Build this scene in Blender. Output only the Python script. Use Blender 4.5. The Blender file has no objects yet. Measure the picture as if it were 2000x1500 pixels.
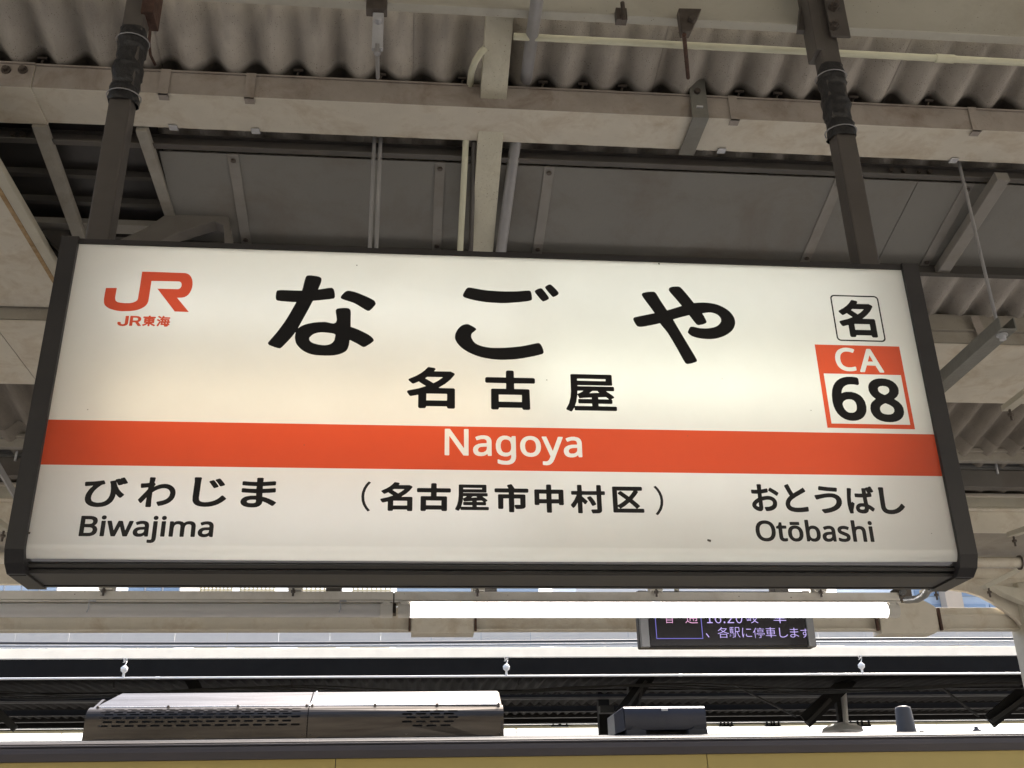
import bpy, math, random
import numpy as np
from mathutils import Vector, Matrix
from mathutils.geometry import delaunay_2d_cdt
random.seed(7)
R_ = math.radians
scn = bpy.context.scene
COL = scn.collection

# ------------------------------------------------------------------ camera
EYE = Vector((0, 0, 1.6)); FPX = 2060.0
_X = Vector((21950., 453., FPX)).normalized()
_Z = Vector((-100., -4540., FPX)).normalized(); _Z = (_Z - _X * _X.dot(_Z)).normalized()
_Y = _Z.cross(_X)
cam = bpy.data.cameras.new('camera'); cam.sensor_width = 36; cam.lens = FPX / 2000 * 36
cam.clip_start = .05; cam.clip_end = 3000
co = bpy.data.objects.new('camera', cam); COL.objects.link(co); scn.camera = co
# camera axes in world coordinates (right, up, back)
right = Vector((_X.x, _Y.x, _Z.x)); down = Vector((_X.y, _Y.y, _Z.y)); fwd = Vector((_X.z, _Y.z, _Z.z))
M3 = Matrix((right, -down, -fwd)).transposed()
co.matrix_world = Matrix.Translation(EYE) @ M3.to_4x4()

# ------------------------------------------------------------------ light
SUN_EL, SUN_AZ = 50, 32      # azimuth measured from +Y towards +X
w = bpy.data.worlds.new('World'); scn.world = w; w.use_nodes = True
nt = w.node_tree; bg = nt.nodes['Background']
sky = nt.nodes.new('ShaderNodeTexSky'); sky.sky_type = 'NISHITA'; sky.sun_disc = False
sky.sun_elevation = R_(SUN_EL); sky.sun_rotation = R_(SUN_AZ); sky.dust_density = 7.0; sky.air_density = 1.0; sky.ozone_density = 0.3
nt.links.new(sky.outputs[0], bg.inputs[0]); bg.inputs[1].default_value = .15
sl = bpy.data.lights.new('sun', 'SUN'); sl.energy = 4.0; sl.angle = R_(.53); sl.color = (1, .95, .88)
so = bpy.data.objects.new('sun', sl); COL.objects.link(so)
sd = Vector((math.sin(R_(SUN_AZ)) * math.cos(R_(SUN_EL)), math.cos(R_(SUN_AZ)) * math.cos(R_(SUN_EL)), math.sin(R_(SUN_EL))))
so.rotation_euler = sd.to_track_quat('Z', 'Y').to_euler()
vs = scn.view_settings; scn.display_settings.display_device = 'sRGB'
vs.view_transform = 'Standard'; vs.look = 'None'; vs.gamma = 1; vs.use_curve_mapping = False
vs.exposure = 1.47
cy = scn.cycles; cy.use_denoising = True; cy.max_bounces = 10; cy.diffuse_bounces = 7; cy.glossy_bounces = 4
cy.transmission_bounces = 4; cy.caustics_reflective = False; cy.caustics_refractive = False; cy.sample_clamp_indirect = 6

# ------------------------------------------------------------------ helpers
def ray(px, py):
    d = Vector((px - 1000, py - 750, FPX))
    return Vector((_X.dot(d), _Y.dot(d), _Z.dot(d)))
def at(px, py, Y):                       # point seen at photo pixel, on the vertical plane Y
    d = ray(px, py); return EYE + d * (Y / d.y)
def atX(px, py, Y): return at(px, py, Y).x
def zz(yc, Y):                           # height of a line along X seen at row yc in the photo's middle column
    d = ray(1000, yc); return 1.6 + d.z / d.y * Y
def on_roof(px, py, a, s):               # point on the sloping plane z = a + s*Y
    d = ray(px, py); t = (a - 1.6) / (d.z - s * d.y); return EYE + d * t

class MB:
    def __init__(s): s.v = []; s.f = []; s.sm = []
    def add(s, vs, fs, smooth=False):
        b = len(s.v); s.v += [tuple(v) for v in vs]; s.f += [tuple(b + i for i in f) for f in fs]; s.sm += [smooth] * len(fs); return s
    def box(s, x0, x1, y0, y1, z0, z1):
        v = [(x0,y0,z0),(x1,y0,z0),(x1,y1,z0),(x0,y1,z0),(x0,y0,z1),(x1,y0,z1),(x1,y1,z1),(x0,y1,z1)]
        return s.add(v, [(3,2,1,0),(4,5,6,7),(0,1,5,4),(1,2,6,5),(2,3,7,6),(3,0,4,7)])
    def hexa(s, v): return s.add(v, [(3,2,1,0),(4,5,6,7),(0,1,5,4),(1,2,6,5),(2,3,7,6),(3,0,4,7)])
    def bar(s, p0, p1, w, h, up=(0,0,1)):   # box along p0-p1, w across, h along up
        p0, p1 = Vector(p0), Vector(p1); d = (p1 - p0).normalized(); u = Vector(up); u = (u - d * u.dot(d)).normalized(); r = d.cross(u)
        v = []
        for u1 in (-h/2, h/2):
            for (p, a) in ((p0,-w/2),(p0,w/2),(p1,w/2),(p1,-w/2)): v.append(p + r*a + u*u1)
        return s.hexa(v)
    def prof(s, pts, x0, x1, smooth=False, caps=True):    # closed (Y,Z) profile extruded along X
        n = len(pts); v = [(x0, y, z) for y, z in pts] + [(x1, y, z) for y, z in pts]
        f = [(i, (i+1) % n, n + (i+1) % n, n + i) for i in range(n)]
        s.add(v, f, smooth)
        if caps: s.add(v, [tuple(reversed(range(n))), tuple(range(n, 2*n))])
        return s
    def polyY(s, pts, y0, y1):              # closed (X,Z) outline extruded along Y
        n = len(pts); v = [(x, y0, z) for x, z in pts] + [(x, y1, z) for x, z in pts]
        return s.add(v, [(i, (i+1) % n, n + (i+1) % n, n + i) for i in range(n)] + [tuple(reversed(range(n))), tuple(range(n, 2*n))])
    def tube(s, pts, r, n=10, caps=True, radii=None):
        pts = [Vector(p) for p in pts]; m = len(pts); v = []; ref = None
        for i, p in enumerate(pts):
            d = (pts[min(i+1, m-1)] - pts[max(i-1, 0)]).normalized()
            if ref is None: ref = Vector((0,0,1)) if abs(d.z) < .9 else Vector((1,0,0))
            a = (ref - d * ref.dot(d)).normalized(); ref = a; b = d.cross(a); rr = radii[i] if radii else r
            v += [p + (a * math.cos(2*math.pi*k/n) + b * math.sin(2*math.pi*k/n)) * rr for k in range(n)]
        f = [(i*n+k, i*n+(k+1) % n, (i+1)*n+(k+1) % n, (i+1)*n+k) for i in range(m-1) for k in range(n)]
        s.add(v, f, True)
        if caps: s.add(v, [tuple(reversed(range(n))), tuple(range((m-1)*n, m*n))])
        return s
    def build(s, name, mat, parent=None, bevel=0, solid=0):
        me = bpy.data.meshes.new(name); me.from_pydata(s.v, [], s.f); me.polygons.foreach_set('use_smooth', s.sm); me.update()
        import bmesh
        bm = bmesh.new(); bm.from_mesh(me); bmesh.ops.recalc_face_normals(bm, faces=bm.faces); bm.to_mesh(me); bm.free()
        me.materials.append(mat)
        o = bpy.data.objects.new(name, me); COL.objects.link(o)
        if parent: o.parent = parent
        if solid:
            m = o.modifiers.new('s', 'SOLIDIFY'); m.thickness = solid; m.offset = 0
        if bevel:
            m = o.modifiers.new('b', 'BEVEL'); m.width = bevel; m.segments = 2; m.limit_method = 'ANGLE'
        return o
def tag(o, label=None, cat=None, group=None, kind=None):
    if label: o['label'] = label
    if cat: o['category'] = cat
    if group: o['group'] = group
    if kind: o['kind'] = kind
    return o
def empty(name, label=None, cat=None, group=None, kind=None):
    o = bpy.data.objects.new(name, None); o.empty_display_size = .1; COL.objects.link(o); return tag(o, label, cat, group, kind)

# ------------------------------------------------------------------ materials
def N(nt, t, **k):
    n = nt.nodes.new(t)
    for a, b in k.items(): setattr(n, a, b)
    return n
def mat(name, col, rough=.6, metal=0, var=.12, scale=3.0, dirt=None, dirt_amt=.5, dirt_scale=1.5, stretch=(1,1,1), bump=.0, bump_scale=60, spots=None, spot_scale=90, spot_thr=.12, spec=.4, coat=0, soot_shade=None):
    m = bpy.data.materials.new(name); m.use_nodes = True; nt = m.node_tree; b = nt.nodes['Principled BSDF']; L = nt.links.new
    b.inputs['Roughness'].default_value = rough; b.inputs['Metallic'].default_value = metal
    b.inputs['Specular IOR Level'].default_value = spec; b.inputs['Coat Weight'].default_value = coat
    geo = N(nt, 'ShaderNodeNewGeometry'); mp = N(nt, 'ShaderNodeMapping'); mp.inputs['Scale'].default_value = stretch
    L(geo.outputs['Position'], mp.inputs['Vector'])
    n1 = N(nt, 'ShaderNodeTexNoise'); n1.inputs['Scale'].default_value = scale; n1.inputs['Detail'].default_value = 6; n1.inputs['Roughness'].default_value = .6
    L(mp.outputs[0], n1.inputs['Vector'])
    r1 = N(nt, 'ShaderNodeValToRGB'); r1.color_ramp.elements[0].position = .3; r1.color_ramp.elements[1].position = .7
    r1.color_ramp.elements[0].color = (*[c*(1-var) for c in col], 1); r1.color_ramp.elements[1].color = (*[min(1, c*(1+var)) for c in col], 1)
    L(n1.outputs[0], r1.inputs[0]); out = r1.outputs[0]
    if dirt:
        n2 = N(nt, 'ShaderNodeTexNoise'); n2.inputs['Scale'].default_value = dirt_scale; n2.inputs['Detail'].default_value = 9; n2.inputs['Roughness'].default_value = .68
        n2.inputs['Distortion'].default_value = .4
        L(mp.outputs[0], n2.inputs['Vector'])
        mr = N(nt, 'ShaderNodeMapRange'); mr.inputs[1].default_value = .48; mr.inputs[2].default_value = .78; mr.inputs[4].default_value = dirt_amt
        L(n2.outputs[0], mr.inputs[0])
        mx = N(nt, 'ShaderNodeMix', data_type='RGBA'); L(mr.outputs[0], mx.inputs[0]); L(out, mx.inputs[6]); mx.inputs[7].default_value = (*dirt, 1); out = mx.outputs[2]
    if spots:
        vo = N(nt, 'ShaderNodeTexVoronoi'); vo.inputs['Scale'].default_value = spot_scale; L(geo.outputs['Position'], vo.inputs['Vector'])
        n3 = N(nt, 'ShaderNodeTexNoise'); n3.inputs['Scale'].default_value = spot_scale*.11; L(geo.outputs['Position'], n3.inputs['Vector'])
        ms = N(nt, 'ShaderNodeMath', operation='MULTIPLY'); L(n3.outputs[0], ms.inputs[0]); ms.inputs[1].default_value = spot_thr*2.6
        ls = N(nt, 'ShaderNodeMath', operation='LESS_THAN'); L(vo.outputs['Distance'], ls.inputs[0]); L(ms.outputs[0], ls.inputs[1])
        sb = N(nt, 'ShaderNodeMath', operation='MULTIPLY'); L(ls.outputs[0], sb.inputs[0]); sb.inputs[1].default_value = .8
        mx = N(nt, 'ShaderNodeMix', data_type='RGBA'); L(sb.outputs[0], mx.inputs[0]); L(out, mx.inputs[6]); mx.inputs[7].default_value = (*spots, 1); out = mx.outputs[2]
    if soot_shade:
        oi = N(nt, 'ShaderNodeObjectInfo'); mr2 = N(nt, 'ShaderNodeMapRange'); mr2.inputs[3].default_value = .86; mr2.inputs[4].default_value = 1.12; L(oi.outputs['Random'], mr2.inputs[0])
        vm = N(nt, 'ShaderNodeVectorMath', operation='SCALE'); L(out, vm.inputs[0]); L(mr2.outputs[0], vm.inputs['Scale']); out = vm.outputs[0]
    if soot_shade:     # soot plus painted shade in the arches where sheets rest on the purlin
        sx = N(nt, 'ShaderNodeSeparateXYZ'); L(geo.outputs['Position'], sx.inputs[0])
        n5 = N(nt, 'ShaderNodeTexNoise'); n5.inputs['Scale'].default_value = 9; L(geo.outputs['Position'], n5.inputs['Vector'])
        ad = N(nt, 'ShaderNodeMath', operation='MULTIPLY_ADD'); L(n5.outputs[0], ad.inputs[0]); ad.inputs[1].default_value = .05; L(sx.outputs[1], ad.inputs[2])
        g1 = N(nt, 'ShaderNodeMapRange'); g1.inputs[1].default_value = soot_shade[0]+.025; g1.inputs[2].default_value = soot_shade[1]+.025; g1.inputs[4].default_value = .95; L(ad.outputs[0], g1.inputs[0])
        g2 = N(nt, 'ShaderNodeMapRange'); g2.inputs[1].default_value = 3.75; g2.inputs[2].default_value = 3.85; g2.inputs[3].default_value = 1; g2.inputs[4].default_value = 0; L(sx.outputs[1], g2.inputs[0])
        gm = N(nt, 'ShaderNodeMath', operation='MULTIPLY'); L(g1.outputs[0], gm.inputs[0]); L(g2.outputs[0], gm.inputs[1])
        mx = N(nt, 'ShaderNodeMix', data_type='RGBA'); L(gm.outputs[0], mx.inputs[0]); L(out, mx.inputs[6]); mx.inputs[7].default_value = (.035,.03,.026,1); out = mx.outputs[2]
    L(out, b.inputs['Base Color'])
    if bump:
        n4 = N(nt, 'ShaderNodeTexNoise'); n4.inputs['Scale'].default_value = bump_scale; n4.inputs['Detail'].default_value = 5; L(mp.outputs[0], n4.inputs['Vector'])
        bp = N(nt, 'ShaderNodeBump'); bp.inputs['Strength'].default_value = bump; bp.inputs['Distance'].default_value = .01
        L(n4.outputs[0], bp.inputs['Height']); L(bp.outputs[0], b.inputs['Normal'])
    return m
def emit(name, col, st):
    m = bpy.data.materials.new(name); m.use_nodes = True; nt = m.node_tree; nt.nodes.remove(nt.nodes['Principled BSDF'])
    e = N(nt, 'ShaderNodeEmission'); e.inputs[0].default_value = (*col, 1); e.inputs[1].default_value = st
    nt.links.new(e.outputs[0], nt.nodes['Material Output'].inputs[0]); return m
def acrylic(name, col, trans=.5):
    m = bpy.data.materials.new(name); m.use_nodes = True; nt = m.node_tree; nt.nodes.remove(nt.nodes['Principled BSDF']); L = nt.links.new
    geo = N(nt, 'ShaderNodeNewGeometry'); n1 = N(nt, 'ShaderNodeTexNoise'); n1.inputs['Scale'].default_value = 2.2; n1.inputs['Detail'].default_value = 8; n1.inputs['Roughness'].default_value = .65
    L(geo.outputs['Position'], n1.inputs['Vector'])
    r = N(nt, 'ShaderNodeValToRGB'); r.color_ramp.elements[0].position = .3; r.color_ramp.elements[1].position = .7
    r.color_ramp.elements[0].color = (*[c*.93 for c in col], 1); r.color_ramp.elements[1].color = (*col, 1); L(n1.outputs[0], r.inputs[0])
    # dust specks
    vo = N(nt, 'ShaderNodeTexVoronoi'); vo.inputs['Scale'].default_value = 9; L(geo.outputs['Position'], vo.inputs['Vector'])
    ls = N(nt, 'ShaderNodeMath', operation='LESS_THAN'); ls.inputs[1].default_value = .018; L(vo.outputs['Distance'], ls.inputs[0])
    sm = N(nt, 'ShaderNodeMath', operation='MULTIPLY'); sm.inputs[1].default_value = .5; L(ls.outputs[0], sm.inputs[0])
    mx0 = N(nt, 'ShaderNodeMix', data_type='RGBA'); L(sm.outputs[0], mx0.inputs[0]); L(r.outputs[0], mx0.inputs[6]); mx0.inputs[7].default_value = (.12, .1, .08, 1)
    d = N(nt, 'ShaderNodeBsdfDiffuse'); t = N(nt, 'ShaderNodeBsdfTranslucent'); L(mx0.outputs[2], d.inputs[0]); L(mx0.outputs[2], t.inputs[0])
    mx = N(nt, 'ShaderNodeMixShader'); mx.inputs[0].default_value = trans; L(d.outputs[0], mx.inputs[1]); L(t.outputs[0], mx.inputs[2])
    g = N(nt, 'ShaderNodeBsdfGlossy'); g.inputs['Roughness'].default_value = .12; fr = N(nt, 'ShaderNodeFresnel'); fr.inputs[0].default_value = 1.49
    m2 = N(nt, 'ShaderNodeMixShader'); L(fr.outputs[0], m2.inputs[0]); L(mx.outputs[0], m2.inputs[1]); L(g.outputs[0], m2.inputs[2])
    L(m2.outputs[0], nt.nodes['Material Output'].inputs[0]); return m

M = {}
M['girder'] = mat('girder_paint', (.42,.41,.36), .45, var=.06, dirt=(.22,.19,.14), dirt_amt=.55, bump=.15, bump_scale=25, spots=(.08,.06,.04), spot_scale=38, spot_thr=.05)
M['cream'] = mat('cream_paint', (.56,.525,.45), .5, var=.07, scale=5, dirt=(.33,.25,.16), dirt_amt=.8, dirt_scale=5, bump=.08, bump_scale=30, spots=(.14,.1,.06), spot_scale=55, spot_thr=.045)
M['cream_face'] = mat('cream_paint_grimy_shaded', (.28,.25,.226), .6, var=.14, scale=7, dirt=(.15,.11,.085), dirt_amt=.95, dirt_scale=6, bump=.15, bump_scale=60, spots=(.1,.07,.05), spot_scale=80, spot_thr=.06)  # darker cream for front faces: dirt, plus their shade put into the colour
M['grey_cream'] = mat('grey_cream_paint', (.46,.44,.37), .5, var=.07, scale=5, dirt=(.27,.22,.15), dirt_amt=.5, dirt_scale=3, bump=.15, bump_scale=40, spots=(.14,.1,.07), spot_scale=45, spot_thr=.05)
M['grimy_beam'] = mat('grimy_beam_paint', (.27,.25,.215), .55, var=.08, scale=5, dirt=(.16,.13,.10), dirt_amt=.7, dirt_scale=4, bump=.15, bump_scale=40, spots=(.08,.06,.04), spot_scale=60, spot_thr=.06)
M['rafter'] = mat('rafter_paint', (.52,.50,.41), .55, var=.06, scale=8, dirt=(.3,.26,.18), dirt_amt=.5, dirt_scale=4, stretch=(1,1,1), bump=.4, bump_scale=45, spots=(.2,.17,.12), spot_scale=70, spot_thr=.09)
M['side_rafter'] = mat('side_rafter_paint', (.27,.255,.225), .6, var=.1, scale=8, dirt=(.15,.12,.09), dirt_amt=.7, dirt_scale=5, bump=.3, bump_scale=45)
M['sheet'] = mat('cement_sheet', (.46,.43,.39), .85, var=.12, scale=4, stretch=(2.2,.8,1), dirt=(.28,.25,.22), dirt_amt=.75, dirt_scale=2.6, bump=.5, bump_scale=140, spots=(.07,.06,.05), spot_scale=95, spot_thr=.10, spec=.2, soot_shade=(3.575, 3.615))
M['sheet2'] = mat('shaded_cement_sheet', (.21,.19,.165), .88, var=.14, scale=4, stretch=(2.2,.8,1), dirt=(.11,.095,.08), dirt_amt=.8, dirt_scale=2.6, bump=.5, bump_scale=140, spots=(.05,.04,.035), spot_scale=95, spot_thr=.10, spec=.2, soot_shade=(3.575,3.615))  # darker copy of the sheet, shade of the rear rows put into its colour
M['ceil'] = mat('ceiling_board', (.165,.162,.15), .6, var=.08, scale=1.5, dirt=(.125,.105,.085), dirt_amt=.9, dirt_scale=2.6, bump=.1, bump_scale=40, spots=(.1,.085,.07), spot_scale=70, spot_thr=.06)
M['ceil_strip'] = mat('ceiling_strip', (.21,.20,.185), .55, var=.07, scale=4, dirt=(.12,.09,.06), dirt_amt=.5, dirt_scale=6)
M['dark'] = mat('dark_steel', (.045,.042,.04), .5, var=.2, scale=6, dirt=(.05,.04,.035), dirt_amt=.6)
M['brace'] = mat('brace_paint', (.13,.12,.11), .6, var=.15, scale=5, dirt=(.07,.06,.05), dirt_amt=.7)
M['purlin'] = mat('purlin_steel', (.085,.08,.075), .5, var=.15, scale=6, dirt=(.08,.06,.05), dirt_amt=.6)
M['post'] = mat('post_paint', (.080,.072,.066), .45, var=.10, scale=7, dirt=(.06,.05,.045), dirt_amt=.5, bump=.1, bump_scale=30)
M['sleeve'] = mat('black_tape', (.022,.022,.023), .5, var=.3, scale=20, bump=.6, bump_scale=45)
M['signframe'] = mat('sign_frame', (.029,.0275,.028), .42, var=.12, scale=6, dirt=(.05,.045,.04), dirt_amt=.35, dirt_scale=3, stretch=(.3,1,1), bump=.04, bump_scale=80)
M['box_in'] = mat('box_interior', (.85,.84,.80), .8, var=.02)
M['face'] = acrylic('sign_acrylic', (.87,.87,.85), .5)
M['orange'] = acrylic('sign_orange_film', (.72,.10,.042), .5)
M['logo'] = acrylic('sign_logo_film', (.64,.085,.04), .5)
M['ink'] = mat('black_ink', (.010,.010,.011), .30, var=.05)
M['galv'] = mat('galvanised', (.48,.49,.52), .42, .25, var=.14, scale=10, dirt=(.25,.25,.26), dirt_amt=.5, bump=.08)
M['strap'] = mat('strap_paint', (.17,.17,.155), .5, .2, var=.12, scale=9, dirt=(.09,.07,.05), dirt_amt=.6, bump=.2)
M['pipe'] = mat('grey_pipe', (.30,.30,.31), .4, .2, var=.1, scale=8, dirt=(.18,.17,.16), dirt_amt=.5)
M['conduit'] = mat('cream_conduit', (.58,.58,.45), .4, 0, var=.05, scale=6, dirt=(.3,.26,.17), dirt_amt=.5)
M['rust'] = mat('rusty_rod', (.075,.042,.032), .8, .2, var=.35, scale=30, bump=.4)
M['ruststain'] = mat('rust_stained_sealant', (.30,.20,.10), .8, var=.3, scale=20, dirt=(.5,.42,.3), dirt_amt=.9, dirt_scale=14)
M['bolt'] = mat('bolt_steel', (.10,.085,.075), .5, .5, var=.2, scale=30)
M['housing'] = mat('lamp_housing', (.74,.71,.65), .45, var=.05, scale=4, dirt=(.35,.28,.2), dirt_amt=.45, dirt_scale=5, spots=(.12,.08,.05), spot_scale=25, spot_thr=.05)
M['holder'] = mat('lamp_holder', (.60,.58,.53), .4, var=.04)
M['tube_off'] = acrylic('unlit_tube', (.97,.96,.95), .5)
M['tube_on'] = emit('lit_tube', (1, .97, .93), 6.0)
M['far_tube'] = emit('far_lit_tube', (1,.98,.95), 1.2)
M['disp'] = mat('display_case', (.025,.025,.027), .45, .2, var=.08)
M['trim'] = mat('display_trim', (.16,.16,.165), .4, .2, var=.08)
M['screen'] = mat('display_screen', (.012,.011,.014), .2, 0, var=.1)
M['led'] = emit('led_text', (.62,.50,1.0), .38)
M['ledp'] = emit('led_text_pink', (.95,.50,.78), .35)
M['ledb'] = emit('led_box', (.34,.30,.95), .22)
M['inox'] = mat('brushed_inox', (.062,.055,.048), .30, .85, var=.4, scale=2.5, stretch=(.25,1,3), dirt=(.02,.016,.012), dirt_amt=.85, dirt_scale=2.6, bump=.05, bump_scale=200)
M['inox_lid'] = mat('bright_inox', (.13,.13,.133), .22, .9, var=.45, scale=2.5, stretch=(.35,1,9), dirt=(.06,.055,.05), dirt_amt=.95, dirt_scale=3, bump=.1, bump_scale=30)
M['black'] = mat('cavity_black', (.012,.012,.012), .8, var=.1)
M['gutter'] = mat('train_gutter', (.040,.034,.034), .65, 0, var=.12, scale=3, stretch=(.4,1,2), dirt=(.045,.04,.04), dirt_amt=.5)
M['roofm'] = mat('train_roof', (.03,.03,.031), .8, 0, var=.15, scale=3, stretch=(.3,1,1), dirt=(.08,.07,.07), dirt_amt=.6)
M['yellow'] = mat('yellow_band', (.31,.24,.07), .42, 0, var=.03, scale=1.2, dirt=(.36,.26,.08), dirt_amt=.3)
M['navy'] = mat('dark_blue_box', (.022,.024,.034), .38, .3, var=.15, scale=4, dirt=(.06,.055,.05), dirt_amt=.4, bump=.1)
M['charcoal'] = mat('charcoal_plastic', (.045,.046,.052), .5, 0, var=.15, scale=9)
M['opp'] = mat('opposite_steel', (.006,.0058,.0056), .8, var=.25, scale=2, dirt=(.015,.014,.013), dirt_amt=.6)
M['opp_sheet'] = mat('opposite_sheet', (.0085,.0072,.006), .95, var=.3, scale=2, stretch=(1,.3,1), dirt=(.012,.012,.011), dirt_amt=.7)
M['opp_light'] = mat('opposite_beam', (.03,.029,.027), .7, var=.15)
M['opp_pale'] = mat('opposite_pale', (.6,.6,.58), .5, var=.06)
M['concrete'] = mat('viaduct_concrete', (.80,.785,.77), .8, var=.06, scale=.6, dirt=(.62,.59,.56), dirt_amt=.6, dirt_scale=.5, stretch=(1,1,.4), bump=.1, bump_scale=4)
M['floor'] = mat('platform_asphalt', (.20,.195,.19), .85, var=.12, scale=3, bump=.2)
M['ballast'] = mat('ballast', (.13,.11,.09), .95, var=.3, scale=20, bump=.6, bump_scale=20)
M['earth'] = mat('ground_mat', (.26,.25,.23), .9, var=.2, scale=.2)
M['rail'] = mat('rail_steel', (.25,.2,.17), .4, .8, var=.2)
M['wire'] = mat('bright_wire', (.86,.86,.84), .35, .3, var=.05)
M['porcelain'] = mat('white_insulator', (.88,.88,.86), .2, 0, var=.03)
M['cable'] = mat('grey_cable', (.12,.12,.12), .6, var=.1)
M['glass'] = mat('blue_glass', (.24,.34,.50), .15, .0, var=.10, scale=.15, spec=.8)
M['glass2'] = mat('pale_blue_glass', (.42,.52,.66), .15, .0, var=.08, scale=.2, spec=.8)
M['white_wall'] = mat('white_facade', (.78,.78,.78), .6, var=.04, scale=.3)
M['tan'] = mat('tan_pier', (.55,.47,.38), .7, var=.08, scale=.4)
M['barrier'] = acrylic('sky_stand_in_white', (.93,.93,.91), .75)
M['panel'] = acrylic('milky_panel', (.80,.79,.775), .35)
M['lattice'] = mat('lattice_paint', (.62,.56,.38), .5, var=.08, scale=.3)

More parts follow.
